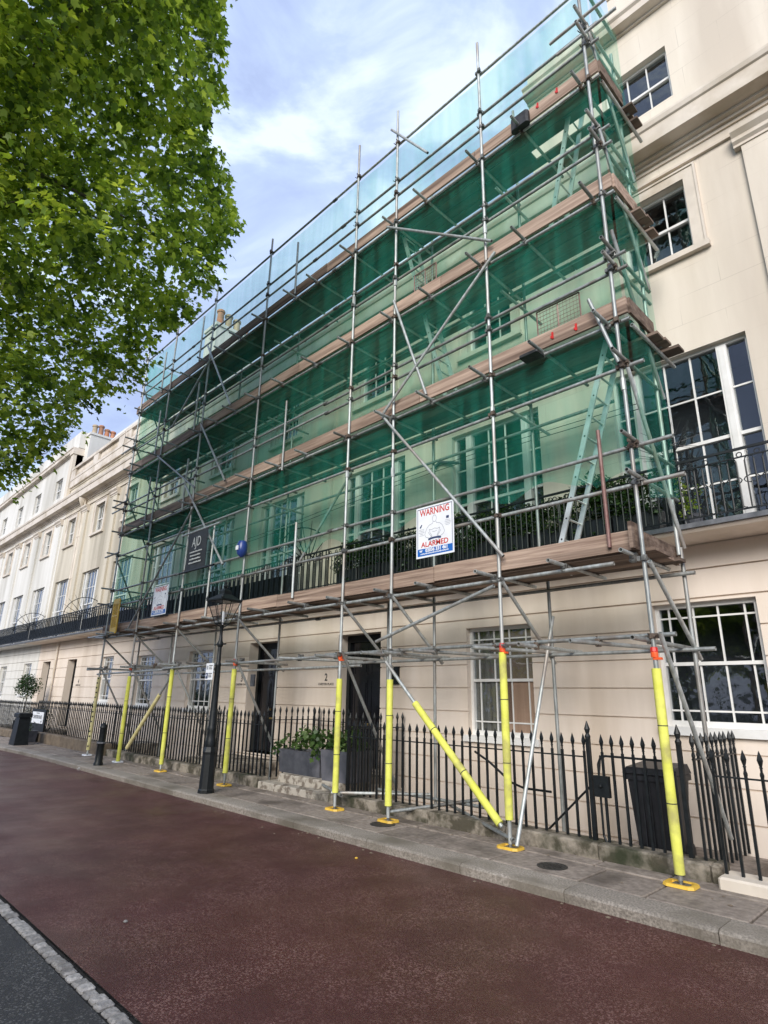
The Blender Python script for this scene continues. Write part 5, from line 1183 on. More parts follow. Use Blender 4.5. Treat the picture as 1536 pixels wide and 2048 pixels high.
netsheet('debris_netting', 'narrow green netting sheet closing the right end of the scaffold', (-2.395, 6.50, 3.8), (0, 1.0, 0), (0, 0, 8.3), 16, 60, .018, lambda u: .0+.03*u, 2, (1, 0, 0))
netsheet('debris_netting', 'narrow green netting sheet closing the left end of the scaffold', (-17.86, 6.50, 4.0), (0, 1.0, 0), (0, 0, 8.0), 16, 60, .018, None, 3, (1, 0, 0))
# cables stretched across the first floor fronts
for k, dz in enumerate((0, .09)):
    q = MB(); P_ = [(-17+1.0*i, 8.12, 5.55+dz-.10*math.sin(i*.45)+.012*i) for i in range(15)]; bent(q, P_, .006, 4)
    tag(obj('cable', q, M['black']), 'thin dark cable slung along the first floor of the netted houses, '+('lower of two' if k == 0 else 'upper of two'), 'cable')

# ================================================================== TREES
CL = [(-9.5,0.5,13.5,0.82),(-7.9,-0.7,14.1,0.68),(-8.4,1.1,13.8,1.05),(-11.7,0.4,11.7,0.69),(-14.1,0.7,6.2,0.64),(-6.7,0.6,15.1,0.21),(-10.5,-1.1,12.1,0.77),(-13.9,-0.4,8.9,1.03),(-14.2,-0.3,6.7,0.91),(-14.3,2.1,6.0,0.3),(-11.7,3.6,10.4,0.85),(-13.2,-0.1,9.7,0.97),(-9.7,1.5,13.1,0.73),(-13.4,1.5,7.9,0.94),(-7.5,1.7,15.2,1.05),(-12.3,0.7,11.2,1.09),(-10.9,-0.3,12.0,0.83),(-12.4,-0.9,10.5,0.87),(-8.0,0.1,14.5,0.77),(-14.9,1.7,6.2,0.67),(-13.0,1.5,10.0,0.82),(-9.1,2.6,13.1,0.95),(-9.8,-2.1,12.9,0.34),(-10.2,-2.0,12.5,0.68),(-12.8,1.1,9.0,0.99),(-12.7,-1.4,10.3,0.59),(-12.7,-1.5,9.9,0.36),(-10.7,2.8,12.2,0.87),(-10.6,-2.1,12.4,0.31),(-12.0,-0.3,11.4,0.75),(-14.7,0.0,5.5,0.58),(-9.6,-2.5,13.6,0.17),(-7.6,2.5,14.5,0.4),(-12.4,0.4,9.8,0.68),(-10.6,0.6,12.9,0.83),(-9.1,3.4,13.5,0.39),(-10.5,-1.8,12.0,0.41),(-10.9,1.2,12.7,0.74),(-6.8,2.3,15.4,0.4),(-11.4,-1.3,11.3,0.65),(-11.5,1.9,10.6,0.97),(-9.9,2.9,12.7,0.8),(-6.4,1.2,15.4,0.41),(-12.9,-0.1,10.5,1.11),(-8.8,-1.4,13.9,0.89),(-8.7,3.6,12.9,0.15),(-10.5,-2.3,13.1,0.36),(-11.6,2.5,11.5,0.75),(-10.9,-1.4,11.8,0.84),(-6.5,2.0,15.4,0.29),(-9.2,-0.2,13.6,1.01),(-9.5,-1.3,13.5,0.72),(-8.3,-0.3,14.2,0.94),(-14.4,0.7,5.3,0.4),(-7.8,2.7,13.9,0.15),(-10.6,-0.1,13.0,0.9),(-11.0,1.9,11.4,0.68),(-10.4,3.6,12.4,0.55),(-9.1,-2.2,13.5,0.55),(-13.5,2.6,9.0,0.88),(-8.3,2.8,13.5,0.6),(-7.0,1.5,15.6,0.7),(-10.9,0.2,12.4,0.84),(-9.7,2.2,12.8,0.72),(-9.8,-0.9,13.8,0.9),(-8.9,-0.8,14.3,0.73),(-11.9,-1.6,10.2,0.29),(-9.0,-2.5,13.5,0.2),(-11.2,-2.0,11.6,0.24),(-8.6,-1.1,14.7,0.41),(-11.7,-1.5,10.5,0.49),(-10.5,4.5,11.8,0.56),(-10.2,-1.7,12.5,0.75),(-12.2,4.0,9.1,0.19),(-14.3,-0.9,7.9,0.46),(-10.2,-0.9,13.0,0.91),(-7.2,0.0,14.9,0.22),(-11.3,0.9,12.1,0.71),(-14.6,-0.9,7.4,0.27),(-7.7,0.7,14.2,1.05),(-10.9,3.6,11.0,1.03),(-12.8,3.0,9.7,0.96),(-13.4,-1.0,9.6,0.68),(-13.3,2.1,8.1,0.7),(-8.9,3.4,13.7,0.22),(-13.3,-0.6,9.3,0.69),(-6.7,2.3,15.6,0.18),(-8.8,-0.1,14.1,0.77),(-10.8,4.9,11.1,0.15),(-14.6,1.0,5.4,0.37),(-10.5,1.9,12.8,0.75),(-8.6,2.1,14.4,1.03),(-13.8,0.3,7.7,0.89),(-13.5,3.2,8.4,0.65),(-7.8,-0.5,15.0,0.38),(-11.1,-2.0,12.0,0.34),(-8.7,-1.8,13.5,0.55),(-8.0,1.6,14.1,0.84),(-7.7,2.7,14.6,0.22),(-9.4,-2.4,13.4,0.25),(-9.3,3.3,12.9,0.32),(-9.1,0.4,14.3,1.04),(-7.8,2.5,14.4,0.26),(-7.0,0.2,14.8,0.37),(-7.0,0.8,15.3,0.61),(-8.3,3.3,14.0,0.15),(-9.3,-0.9,14.0,0.76),(-11.9,5.0,10.2,0.22),(-6.2,2.0,15.2,0.15),(-14.8,-0.4,5.8,0.46),(-7.9,-0.2,14.8,0.69),(-14.2,2.0,6.6,0.76),(-13.4,-0.3,7.7,0.88),(-13.1,3.6,8.9,0.66),(-9.4,1.7,14.1,1.02),(-12.1,4.0,9.4,0.32),(-7.6,1.1,15.1,0.68),(-12.5,4.5,10.0,0.15),(-14.5,-0.1,4.9,0.21),(-12.6,-1.0,9.9,0.7),(-9.5,-2.0,13.8,0.82),(-13.4,0.6,8.4,0.82),(-10.8,4.7,10.4,0.25),(-7.9,2.9,14.1,0.16),(-11.3,-1.8,11.8,0.39),(-8.8,-2.2,13.6,0.31),(-8.4,-1.5,14.2,0.27),(-8.5,-1.4,14.7,0.3),(-8.1,-0.9,14.8,0.34),(-8.9,-2.3,13.3,0.33),(-13.8,1.2,7.1,0.89),(-12.1,-1.6,10.0,0.2),(-7.4,0.3,14.9,0.48),(-8.9,-2.1,14.0,0.31),(-8.4,-1.7,13.8,0.29),(-10.8,4.9,11.6,0.15),(-11.7,4.8,10.6,0.33),(-11.7,-0.8,11.1,0.97),(-8.4,-1.5,13.9,0.32),(-10.7,4.4,11.3,0.38),(-7.7,2.1,14.2,0.62),(-7.5,2.6,15.0,0.29),(-11.7,-1.8,11.6,0.42),(-14.8,0.0,6.2,0.77),(-10.4,4.9,12.0,0.2),(-9.9,-1.7,13.3,1.06),(-9.0,-2.4,13.1,0.28),(-12.1,4.5,10.5,0.4),(-10.5,4.2,12.4,0.47),(-9.8,4.0,12.7,0.21),(-11.2,1.5,11.8,0.74),(-9.4,3.3,12.7,0.15),(-13.6,-1.1,8.4,0.37),(-12.0,-1.3,10.6,0.7),(-13.9,2.7,7.6,0.65),(-9.8,-2.2,12.6,0.22),(-12.8,2.1,9.9,0.79),(-14.5,0.4,5.0,0.25),(-6.6,0.9,15.4,0.29),(-11.8,1.6,11.5,0.69),(-13.1,3.8,8.3,0.31),(-12.1,-0.4,10.6,0.65),(-6.0,1.5,15.2,0.25),(-12.9,-1.5,9.5,0.23),(-14.2,-0.6,6.3,0.21),(-7.7,1.2,14.3,0.76),(-9.8,-2.4,13.0,0.17),(-9.8,3.9,12.8,0.15),(-13.5,-1.3,8.9,0.31),(-8.3,-1.2,14.6,0.26),(-9.9,-0.1,13.5,0.79),(-10.7,-1.6,12.4,0.66),(-11.3,-1.0,11.7,0.66),(-12.0,2.8,10.4,0.88),(-14.3,2.6,6.4,0.29),(-9.6,1.0,13.4,0.93),(-14.3,0.1,5.0,0.38),(-13.1,1.7,8.7,0.83),(-14.1,2.6,6.8,0.48),(-13.7,2.8,7.0,0.37),(-8.8,3.3,14.0,0.31),(-6.9,1.9,15.6,0.56),(-8.6,3.5,14.0,0.15),(-11.7,-2.0,11.8,0.24),(-12.4,4.2,10.3,0.47),(-14.9,-0.7,6.1,0.15),(-8.2,-1.1,14.7,0.22),(-13.5,3.5,8.0,0.23),(-5.8,1.7,15.3,0.15),(-6.9,0.5,15.2,0.33),(-15.0,-0.4,5.2,0.25),(-10.0,-2.2,12.2,0.17),(-14.8,0.9,5.2,0.15),(-11.6,4.4,9.6,0.15),(-7.4,-0.1,14.9,0.21),(-11.1,4.9,11.0,0.24),(-11.4,-0.1,11.8,0.71),(-13.7,1.9,7.2,0.69),(-13.1,4.2,8.8,0.17),(-13.0,-0.9,8.5,0.59),(-8.0,2.9,14.7,0.2),(-12.5,4.0,8.8,0.22),(-13.9,0.3,6.9,0.83),(-6.6,1.8,15.7,0.55),(-9.6,-2.4,13.4,0.2),(-15.2,-0.3,4.8,0.22),(-13.7,-0.7,7.0,0.36),(-11.5,5.1,10.7,0.15),(-12.7,1.0,10.6,0.78),(-9.9,3.9,12.4,0.42),(-9.5,4.2,12.0,0.15),(-13.3,-1.3,9.2,0.35),(-12.8,-0.6,10.0,0.74),(-7.3,2.4,14.9,0.23),(-7.3,-0.2,14.6,0.25),(-14.3,-0.5,6.0,0.32),(-6.8,2.5,14.6,0.18),(-8.3,2.6,14.3,0.45),(-13.8,-1.0,8.0,0.35),(-13.2,-1.4,9.5,0.37),(-14.6,1.1,5.9,0.55),(-14.9,1.4,5.7,0.26),(-8.5,3.4,13.6,0.15),(-10.4,-0.6,12.6,0.68),(-8.6,-1.9,13.6,0.41),(-8.9,3.6,13.5,0.22),(-15.1,0.6,5.1,0.17),(-13.3,3.3,7.4,0.18),(-12.5,3.8,9.3,0.48),(-6.3,1.8,15.6,0.29),(-13.9,2.6,6.1,0.15),(-14.0,2.3,6.0,0.24),(-10.7,-1.7,11.9,0.59),(-7.0,2.3,15.0,0.31),(-10.1,4.8,12.0,0.15),(-14.5,0.1,4.7,0.15),(-10.2,4.8,11.2,0.17),(-6.1,1.4,15.5,0.21),(-9.6,4.1,12.2,0.19),(-9.8,3.7,12.8,0.27),(-10.0,4.8,11.3,0.15),(-6.2,1.4,15.3,0.25),(-11.8,3.6,9.6,0.4),(-11.9,-1.7,11.2,0.53),(-11.1,4.4,11.0,0.52),(-13.8,0.9,7.8,0.67),(-9.8,3.3,12.5,0.31),(-12.8,-1.7,10.3,0.21),(-13.9,3.2,7.7,0.27),(-12.1,1.3,11.1,0.68),(-6.8,2.4,15.1,0.26),(-15.1,1.5,5.5,0.15),(-9.1,-1.5,13.5,0.67),(-11.9,-1.8,10.6,0.18),(-8.9,-2.4,13.7,0.27),(-11.3,1.0,11.3,0.72),(-14.9,-0.4,4.9,0.2),(-14.6,0.2,4.8,0.15),(-9.4,3.7,13.1,0.17),(-14.3,3.3,7.0,0.21),(-10.7,-2.0,12.1,0.2),(-9.9,3.5,13.0,0.21),(-7.4,2.2,15.0,0.61),(-8.2,3.1,14.0,0.22),(-13.4,3.2,7.1,0.17),(-9.3,3.8,13.4,0.18),(-15.2,0.3,5.5,0.35),(-9.7,-2.4,13.1,0.2),(-14.0,3.0,6.7,0.23),(-13.9,-1.3,8.8,0.23),(-10.2,4.5,12.2,0.23),(-13.0,0.4,9.3,0.71),(-6.1,1.8,15.7,0.15),(-10.1,4.6,12.4,0.15),(-8.7,2.2,13.4,0.65),(-14.2,-1.0,7.5,0.24),(-14.2,1.8,5.5,0.15),(-11.4,3.1,12.0,0.71),(-14.4,-0.8,7.0,0.29),(-9.7,-2.4,13.4,0.34),(-13.3,4.1,8.7,0.22),(-6.5,2.4,14.8,0.18),(-10.1,-1.3,13.1,0.71),(-14.4,-0.5,5.3,0.29),(-15.2,0.5,5.1,0.15),(-7.2,2.6,15.0,0.17),(-8.1,2.9,13.9,0.28),(-9.8,4.5,11.8,0.15),(-11.5,4.6,9.9,0.24),(-13.0,3.6,7.9,0.21),(-9.7,-2.3,12.7,0.21),(-11.8,0.1,10.9,0.68),(-11.7,-1.9,11.4,0.19),(-14.5,-0.1,4.6,0.18),(-10.9,-0.7,12.2,0.74),(-13.1,0.2,8.7,0.73),(-14.4,-0.7,6.6,0.33),(-10.4,-2.1,12.2,0.22),(-12.5,4.3,8.7,0.15),(-13.7,3.1,7.0,0.25),(-7.2,1.1,15.4,0.68),(-11.4,1.9,7.0,0.89),(-9.2,1.9,11.9,0.96),(-7.3,-0.3,11.6,0.64),(-7.3,1.2,12.0,0.99),(-10.2,-1.2,11.2,0.86),(-7.6,-1.5,12.2,0.64),(-13.8,1.7,6.0,0.45),(-7.6,-1.1,12.9,0.54),(-11.0,0.5,6.7,0.9),(-7.8,-0.9,10.4,0.58),(-6.8,0.6,13.9,0.8),(-13.5,2.7,6.3,0.15),(-8.8,-1.7,12.8,0.84),(-9.1,4.1,10.8,0.23),(-13.2,0.9,5.8,0.73),(-10.1,-0.3,8.4,0.73),(-7.3,-1.0,11.6,0.86),(-12.9,3.6,7.9,0.21),(-9.4,-1.5,12.4,0.69),(-12.1,3.3,8.4,0.61),(-7.0,0.3,12.1,0.62),(-8.3,3.0,12.6,0.36),(-8.2,0.6,12.5,0.88),(-8.4,3.5,12.7,0.16),(-8.3,0.8,10.8,0.88),(-6.1,2.2,14.2,0.15),(-8.8,-0.2,10.7,0.64),(-12.0,-1.2,9.1,0.46),(-12.8,2.9,6.7,0.37),(-11.8,-0.3,6.1,0.67),(-9.0,-0.6,9.4,0.89),(-10.4,-1.8,11.3,0.32),(-8.0,-2.0,12.4,0.32),(-9.2,0.2,9.1,0.63),(-6.6,1.2,13.7,0.71),(-11.7,1.9,8.7,0.99),(-7.6,-0.5,12.8,0.9),(-13.9,2.3,5.9,0.15),(-12.6,3.0,7.1,0.18),(-10.6,3.6,9.3,0.55),(-5.6,0.9,13.0,0.75),(-12.7,2.1,6.2,0.42),(-7.9,3.0,13.4,0.3),(-13.6,-0.2,5.0,0.46),(-9.2,2.9,9.7,0.97),(-13.7,1.3,5.4,0.33),(-11.6,-0.8,8.7,0.75),(-11.4,-0.3,7.6,0.76),(-9.4,1.9,10.4,0.92),(-7.4,2.5,13.1,0.36),(-10.9,1.2,10.1,1.07),(-10.6,-1.3,9.8,0.74),(-9.9,4.2,10.7,0.27),(-9.7,1.0,10.8,0.66),(-7.1,-0.6,13.4,0.4),(-10.6,2.7,9.2,0.85),(-9.3,0.2,10.5,0.97),(-6.8,-0.0,13.8,0.33),(-9.8,-1.6,11.8,0.82),(-10.9,4.3,9.6,0.25),(-9.7,-2.3,12.7,0.28),(-8.2,1.5,12.2,0.82),(-7.3,-0.7,11.1,0.63),(-8.8,3.0,10.6,0.65),(-9.7,-0.2,9.5,0.7),(-6.5,2.1,14.2,0.37),(-10.5,-0.9,9.3,0.81),(-11.0,3.4,8.5,0.48),(-10.6,0.4,8.7,0.87),(-13.6,0.5,5.2,0.34),(-9.0,-0.4,11.8,0.84),(-7.1,1.9,13.5,1.02),(-11.4,0.9,8.3,0.79),(-12.1,-0.7,6.9,0.51),(-8.5,-2.2,12.4,0.24),(-12.8,-0.8,6.7,0.27),(-9.2,3.7,10.9,0.5),(-8.4,-0.2,12.2,0.72),(-13.0,-0.6,5.8,0.37),(-9.9,-2.0,11.6,0.29),(-14.0,0.9,5.2,0.34),(-5.9,1.5,13.6,0.65),(-14.2,1.1,5.1,0.15),(-7.6,-1.3,13.2,0.17),(-8.8,3.2,12.3,0.33),(-13.2,-1.4,9.0,0.26),(-7.5,-0.8,14.0,0.15),(-13.4,-0.7,6.4,0.25),(-6.6,0.7,15.1,0.18),(-11.2,-1.7,11.3,0.32),(-14.3,0.2,5.1,0.43),(-12.9,1.3,6.6,0.7),(-12.8,-1.0,7.6,0.19),(-9.6,-2.0,11.8,0.29),(-7.4,-0.0,13.5,0.69),(-9.6,3.1,12.3,0.45),(-12.4,3.2,7.5,0.21),(-8.9,-2.1,12.6,0.3),(-8.4,3.2,13.3,0.26),(-8.1,0.2,11.2,0.72),(-8.4,2.8,12.0,0.47),(-5.9,1.4,14.8,0.39),(-7.1,2.5,14.1,0.17),(-11.1,4.7,9.9,0.15),(-6.9,2.5,14.8,0.2),(-7.6,2.1,12.6,0.48),(-7.0,0.9,12.6,0.89),(-9.3,3.8,11.7,0.37),(-9.4,-2.1,11.8,0.21),(-7.7,-1.0,13.7,0.37),(-8.5,-2.4,12.9,0.23),(-7.3,-0.4,14.3,0.23),(-11.2,3.8,9.1,0.27),(-9.0,-2.2,12.3,0.26),(-9.0,-1.8,11.8,0.53),(-6.6,0.4,14.1,0.53),(-9.1,1.9,8.9,0.84),(-10.6,4.8,10.2,0.15),(-12.9,-1.2,8.5,0.2),(-10.0,-1.9,11.0,0.18),(-9.5,4.1,12.5,0.15),(-14.1,0.0,4.6,0.17),(-9.5,3.5,12.5,0.15),(-9.8,-0.8,11.7,0.72),(-11.4,-0.1,8.4,0.73),(-7.4,2.1,11.7,0.55),(-7.4,2.8,13.2,0.15),(-8.0,-1.8,12.9,0.25),(-7.0,2.5,14.2,0.18),(-12.9,-0.3,5.4,0.33),(-11.8,-0.8,7.7,0.65),(-9.9,3.9,9.8,0.35),(-7.3,2.1,13.1,0.36),(-10.5,-2.0,11.8,0.19),(-11.1,-1.3,8.9,0.33),(-6.4,2.4,14.5,0.15),(-13.0,4.0,8.3,0.15),(-10.0,4.7,11.0,0.15),(-9.0,3.5,11.6,0.21),(-8.9,-2.4,13.2,0.21),(-7.1,-0.3,14.1,0.18),(-13.1,2.7,6.4,0.24),(-14.1,-0.1,4.5,0.15),(-6.9,0.1,13.6,0.44),(-11.5,2.7,7.2,0.36),(-13.9,0.7,5.0,0.15),(-7.5,2.7,13.8,0.16),(-8.0,-1.9,12.7,0.26),(-7.5,2.7,14.1,0.15),(-11.7,3.5,7.8,0.16),(-8.7,-2.2,12.5,0.31),(-10.5,-1.9,11.1,0.18),(-10.5,4.7,11.1,0.23),(-8.5,3.5,12.6,0.15),(-6.0,2.0,14.9,0.15),(-8.4,3.4,13.0,0.15),(-9.7,4.6,11.0,0.15),(-12.0,4.1,8.8,0.15),(-6.1,1.9,15.1,0.15),(-10.6,4.8,10.5,0.21),(-6.9,-0.2,13.3,0.54),(-12.9,-0.8,6.5,0.22),(-9.2,3.7,13.0,0.17),(-13.0,1.9,5.5,0.21),(-9.9,4.4,12.2,0.22),(-12.6,-1.3,9.0,0.23),(-9.8,-2.1,11.7,0.15),(-13.5,1.8,5.5,0.16),(-14.5,0.5,5.0,0.2),(-10.7,-1.8,10.5,0.21),(-12.8,-1.2,8.1,0.15),(-12.9,2.2,5.8,0.28),(-11.3,4.8,9.9,0.15),(-14.0,-0.3,4.6,0.3),(-13.3,-0.1,6.0,0.52),(-8.2,-1.7,13.7,0.17),(-6.6,2.4,13.9,0.17),(-10.9,-1.6,10.7,0.33),(-9.1,-2.0,11.9,0.18),(-11.1,4.1,9.1,0.15),(-14.1,-0.2,4.5,0.15),(-11.8,-1.6,10.0,0.27),(-7.8,-0.8,13.9,0.46),(-12.4,1.3,7.8,0.72),(-5.6,1.7,14.6,0.15),(-13.6,-0.5,5.2,0.24),(-10.6,1.2,8.7,0.67),(-10.6,4.4,9.9,0.31),(-14.7,0.7,5.0,0.15),(-5.9,1.9,14.3,0.17),(-12.0,-1.6,9.8,0.18),(-5.6,1.5,14.7,0.25),(-11.8,-1.4,9.9,0.27),(-6.7,0.1,14.0,0.24),(-12.6,-1.5,9.6,0.2),(-12.9,-1.0,7.4,0.23),(-13.5,0.2,5.5,0.67),(-8.0,-1.9,12.0,0.5),(-12.4,4.0,8.5,0.15),(-12.0,4.1,8.5,0.2),(-6.0,1.8,15.1,0.21),(-7.0,2.4,13.4,0.22),(-11.5,4.4,9.7,0.22),(-6.3,2.3,14.2,0.15),(-9.5,4.3,10.7,0.22),(-10.8,-1.7,10.2,0.28),(-10.3,4.7,10.5,0.15),(-13.7,-0.4,5.0,0.2),(-14.1,1.7,5.4,0.15),(-9.4,4.5,11.4,0.15),(-11.8,4.0,8.9,0.15),(-14.7,2.7,10.3,1.31),(-10.3,4.7,12.5,0.27),(-9.8,0.1,15.8,1.07),(-15.3,1.6,9.4,0.96),(-12.5,3.6,11.7,1.27),(-15.2,3.0,7.0,0.33),(-9.9,-2.0,14.8,1.18),(-10.8,-1.5,14.7,0.9),(-14.7,-0.7,9.8,1.18),(-10.3,1.9,14.9,0.91),(-11.3,2.2,13.9,1.24),(-12.9,-0.5,12.4,1.33),(-13.4,-1.3,9.8,0.49),(-10.4,-2.0,13.5,0.55),(-14.8,0.2,11.9,1.14),(-10.5,3.0,15.2,0.9),(-11.9,-1.9,13.9,1.12),(-11.3,1.2,14.9,1.01),(-10.2,-0.8,14.2,0.89),(-13.8,2.4,12.5,1.22),(-9.3,2.5,14.8,0.98),(-9.9,-1.3,14.9,0.9),(-8.5,2.3,15.0,0.93),(-7.9,2.2,16.0,0.84),(-12.8,-1.7,12.2,0.52),(-13.9,1.6,13.2,0.98),(-11.1,-0.0,14.1,1.19),(-15.7,0.8,7.8,1.17),(-8.7,0.8,16.3,1.05),(-12.2,-1.9,11.6,0.31),(-14.3,3.6,8.4,0.27),(-11.2,4.9,11.8,0.32),(-9.7,1.0,15.4,0.83),(-12.2,-0.5,13.3,1.0),(-12.1,0.3,12.5,0.94),(-10.0,-2.5,13.9,0.52),(-8.3,-0.3,15.8,0.49),(-13.4,-1.6,10.6,0.33),(-14.9,0.4,10.4,1.07),(-12.0,-1.5,12.8,1.31),(-8.8,1.6,16.3,0.94),(-14.2,1.7,11.4,0.96),(-12.5,2.2,13.2,0.92),(-15.7,-0.8,7.2,0.43),(-7.5,2.7,15.3,0.19),(-10.8,-2.4,14.4,0.67),(-10.0,3.9,13.7,0.22),(-15.8,0.3,5.8,0.52),(-14.6,-1.0,11.0,0.99),(-10.5,3.1,13.2,0.69),(-7.1,1.6,16.1,0.97),(-15.9,2.2,6.9,0.94),(-10.5,4.0,12.9,0.68),(-11.8,-2.1,12.4,0.44),(-11.2,-0.9,14.3,0.83),(-11.1,0.3,15.8,0.88),(-12.0,4.4,12.7,0.73),(-16.2,-0.3,8.1,1.05),(-12.1,3.7,13.7,0.85),(-7.7,0.8,16.7,0.67),(-16.4,0.4,6.8,0.89),(-14.8,1.5,5.7,0.25),(-11.8,1.4,13.4,0.92),(-8.3,-0.9,15.1,0.29),(-15.2,3.5,8.4,0.37),(-8.8,-1.9,14.4,0.34),(-8.3,3.0,14.2,0.26),(-8.8,-1.2,15.2,0.82),(-9.1,-0.6,15.7,1.14),(-11.7,4.9,10.3,0.27),(-13.0,-1.3,11.2,0.79),(-8.4,2.9,14.6,0.31),(-13.5,-1.8,11.2,0.39),(-15.3,0.6,9.2,0.98),(-16.0,-0.4,6.3,0.5),(-14.9,1.2,6.6,0.82),(-7.4,1.9,15.9,0.61),(-10.9,5.3,12.7,0.15),(-7.7,-0.5,15.0,0.27),(-9.0,3.4,14.3,0.22),(-11.2,0.6,13.5,0.86),(-7.4,0.2,15.6,0.42),(-9.6,-2.3,14.7,0.29),(-14.9,2.6,6.2,0.19),(-13.8,-1.3,9.4,0.5),(-12.3,4.4,10.6,0.55),(-13.4,0.5,12.2,1.03),(-15.2,-1.1,9.0,0.45),(-6.6,1.3,16.3,0.24),(-6.8,2.2,15.7,0.25),(-13.5,4.1,10.2,0.78),(-6.4,1.9,16.6,0.15),(-16.0,-0.3,5.1,0.36),(-15.6,2.3,8.0,1.06),(-12.6,4.9,12.4,0.66),(-14.7,3.0,7.3,0.31),(-15.0,-0.6,5.9,0.19),(-7.2,2.7,15.8,0.15),(-14.5,-0.7,6.2,0.25),(-9.0,-2.3,13.8,0.22),(-9.8,-2.6,14.5,0.31),(-11.9,5.1,11.1,0.23),(-9.5,3.8,13.8,0.24),(-14.7,3.4,7.4,0.18),(-13.3,4.4,9.1,0.17),(-6.8,1.7,16.9,0.44),(-11.0,-2.4,13.7,0.5),(-7.9,2.5,15.0,0.29),(-7.3,2.5,16.3,0.31),(-10.9,-2.3,13.0,0.27),(-9.7,-0.1,16.8,0.87),(-9.3,-1.6,15.3,0.51),(-10.6,5.2,12.2,0.16),(-13.0,-1.8,11.2,0.4),(-15.3,2.2,6.0,0.17),(-8.6,0.2,16.2,0.79),(-6.4,2.1,15.6,0.16),(-11.5,-2.1,12.7,0.51),(-8.5,3.3,14.5,0.15),(-15.8,0.9,5.7,0.58),(-14.7,3.7,9.8,0.75),(-15.0,-0.9,7.8,0.39),(-10.0,3.4,13.3,0.38),(-7.7,2.6,15.9,0.26),(-12.1,-1.1,14.0,0.85),(-12.9,4.8,10.5,0.22),(-11.5,5.1,11.2,0.25),(-14.6,2.3,8.9,0.84),(-8.8,3.5,14.5,0.16),(-13.6,4.5,9.6,0.31),(-8.2,2.9,15.5,0.24),(-14.7,-0.8,8.1,0.38),(-7.7,2.7,15.1,0.25),(-9.1,-1.8,15.2,0.29),(-9.9,-2.6,14.2,0.3),(-11.0,-2.5,14.0,0.26),(-13.7,3.4,7.7,0.15),(-13.3,-1.7,10.5,0.19),(-16.5,-0.4,5.6,0.33),(-9.8,3.6,14.1,0.33),(-16.3,0.2,5.4,0.44),(-13.6,3.7,8.0,0.15),(-13.1,4.2,8.7,0.17),(-14.3,-1.2,9.2,0.37),(-12.5,4.5,10.0,0.15),(-6.4,2.1,15.9,0.15),(-14.4,3.5,7.6,0.18),(-14.7,-0.3,8.7,1.12),(-9.4,3.5,14.2,0.31),(-15.4,-0.2,5.7,0.44),(-15.9,-0.5,5.9,0.22),(-14.2,2.8,11.6,0.91),(-7.1,1.2,16.5,0.49),(-12.5,-1.7,11.4,0.4),(-14.4,-1.1,8.0,0.21),(-15.4,1.8,5.8,0.31),(-13.3,-1.3,12.6,0.95),(-15.5,1.3,5.6,0.23),(-10.1,3.8,13.3,0.15),(-14.4,4.0,8.6,0.15),(-8.0,2.7,14.5,0.28),(-9.2,-2.6,13.9,0.21),(-10.6,4.8,12.3,0.31),(-11.0,-2.2,12.3,0.19),(-7.5,2.6,16.0,0.31),(-13.8,-0.8,11.8,0.86),(-15.1,2.8,6.6,0.16),(-10.4,3.4,14.5,0.51),(-9.2,3.5,15.2,0.2),(-6.5,1.9,16.0,0.23),(-10.1,-0.8,15.5,1.01),(-7.5,0.6,16.4,0.27),(-14.2,-1.2,8.5,0.17),(-12.6,-2.0,12.4,0.3),(-15.6,0.5,5.1,0.19),(-10.7,5.0,11.7,0.16),(-10.7,-2.2,12.4,0.24),(-15.6,-0.3,7.0,0.59),(-15.1,1.5,5.5,0.15),(-10.1,4.5,12.6,0.2),(-10.8,5.1,12.1,0.17),(-14.1,3.1,6.8,0.15),(-13.1,4.6,10.0,0.15),(-6.6,1.2,16.1,0.19),(-16.1,0.0,5.0,0.15),(-9.8,-2.2,15.2,0.3),(-11.7,5.0,12.7,0.45),(-8.5,-0.7,15.9,0.35),(-7.6,-0.1,15.6,0.27),(-10.3,3.6,13.3,0.31),(-8.8,-1.6,14.8,0.24),(-11.2,-1.4,14.5,0.86),(-15.4,0.6,5.3,0.21),(-6.5,2.0,16.5,0.17),(-12.2,4.7,10.1,0.15),(-15.7,-0.9,7.7,0.38),(-11.0,5.0,11.2,0.15),(-9.3,3.8,13.3,0.16),(-6.8,2.3,16.1,0.16),(-14.7,1.2,10.3,0.82),(-14.1,4.2,9.3,0.39),(-11.2,-2.2,13.7,0.53),(-10.2,4.3,13.2,0.2),(-9.3,1.6,15.3,0.8),(-15.2,3.2,8.9,0.51),(-10.9,-2.1,12.6,0.38),(-10.2,4.1,13.4,0.15),(-15.5,2.6,6.3,0.15),(-9.3,-2.2,14.8,0.23),(-6.9,0.9,16.0,0.19),(-8.4,3.3,14.1,0.15),(-15.5,3.3,8.0,0.36),(-13.9,3.9,8.7,0.34),(-15.5,-0.5,5.5,0.18),(-6.4,2.0,16.1,0.15)]
tr = thing('plane_tree', (-15.5, -3.2, -.1), 'large leafy plane tree whose crown fills the upper left of the picture', 'tree')
q = MB(); T0 = Vector((-15.5, -3.2, -.1)); T1 = Vector((-15.2, -2.6, 3.2)); T2 = Vector((-14.2, -1.2, 6.2)); T3 = Vector((-12.6, .2, 9.4)); T4 = Vector((-11.2, 1.0, 12.6)); T5 = Vector((-10.4, 1.6, 15.2))
TT = [T0, T1, T2, T3, T4, T5]; RR = [.46, .36, .28, .2, .12, .05]
for a, b, r1, r2 in zip(TT, TT[1:], RR, RR[1:]): q.tube(a, b, r1, 14, r2)
obj('trunk', q, M['bark'], tr, True)
rl = random.Random(3); big = sorted(CL, key=lambda c: -c[3])[:46]
q = MB(); k = 0
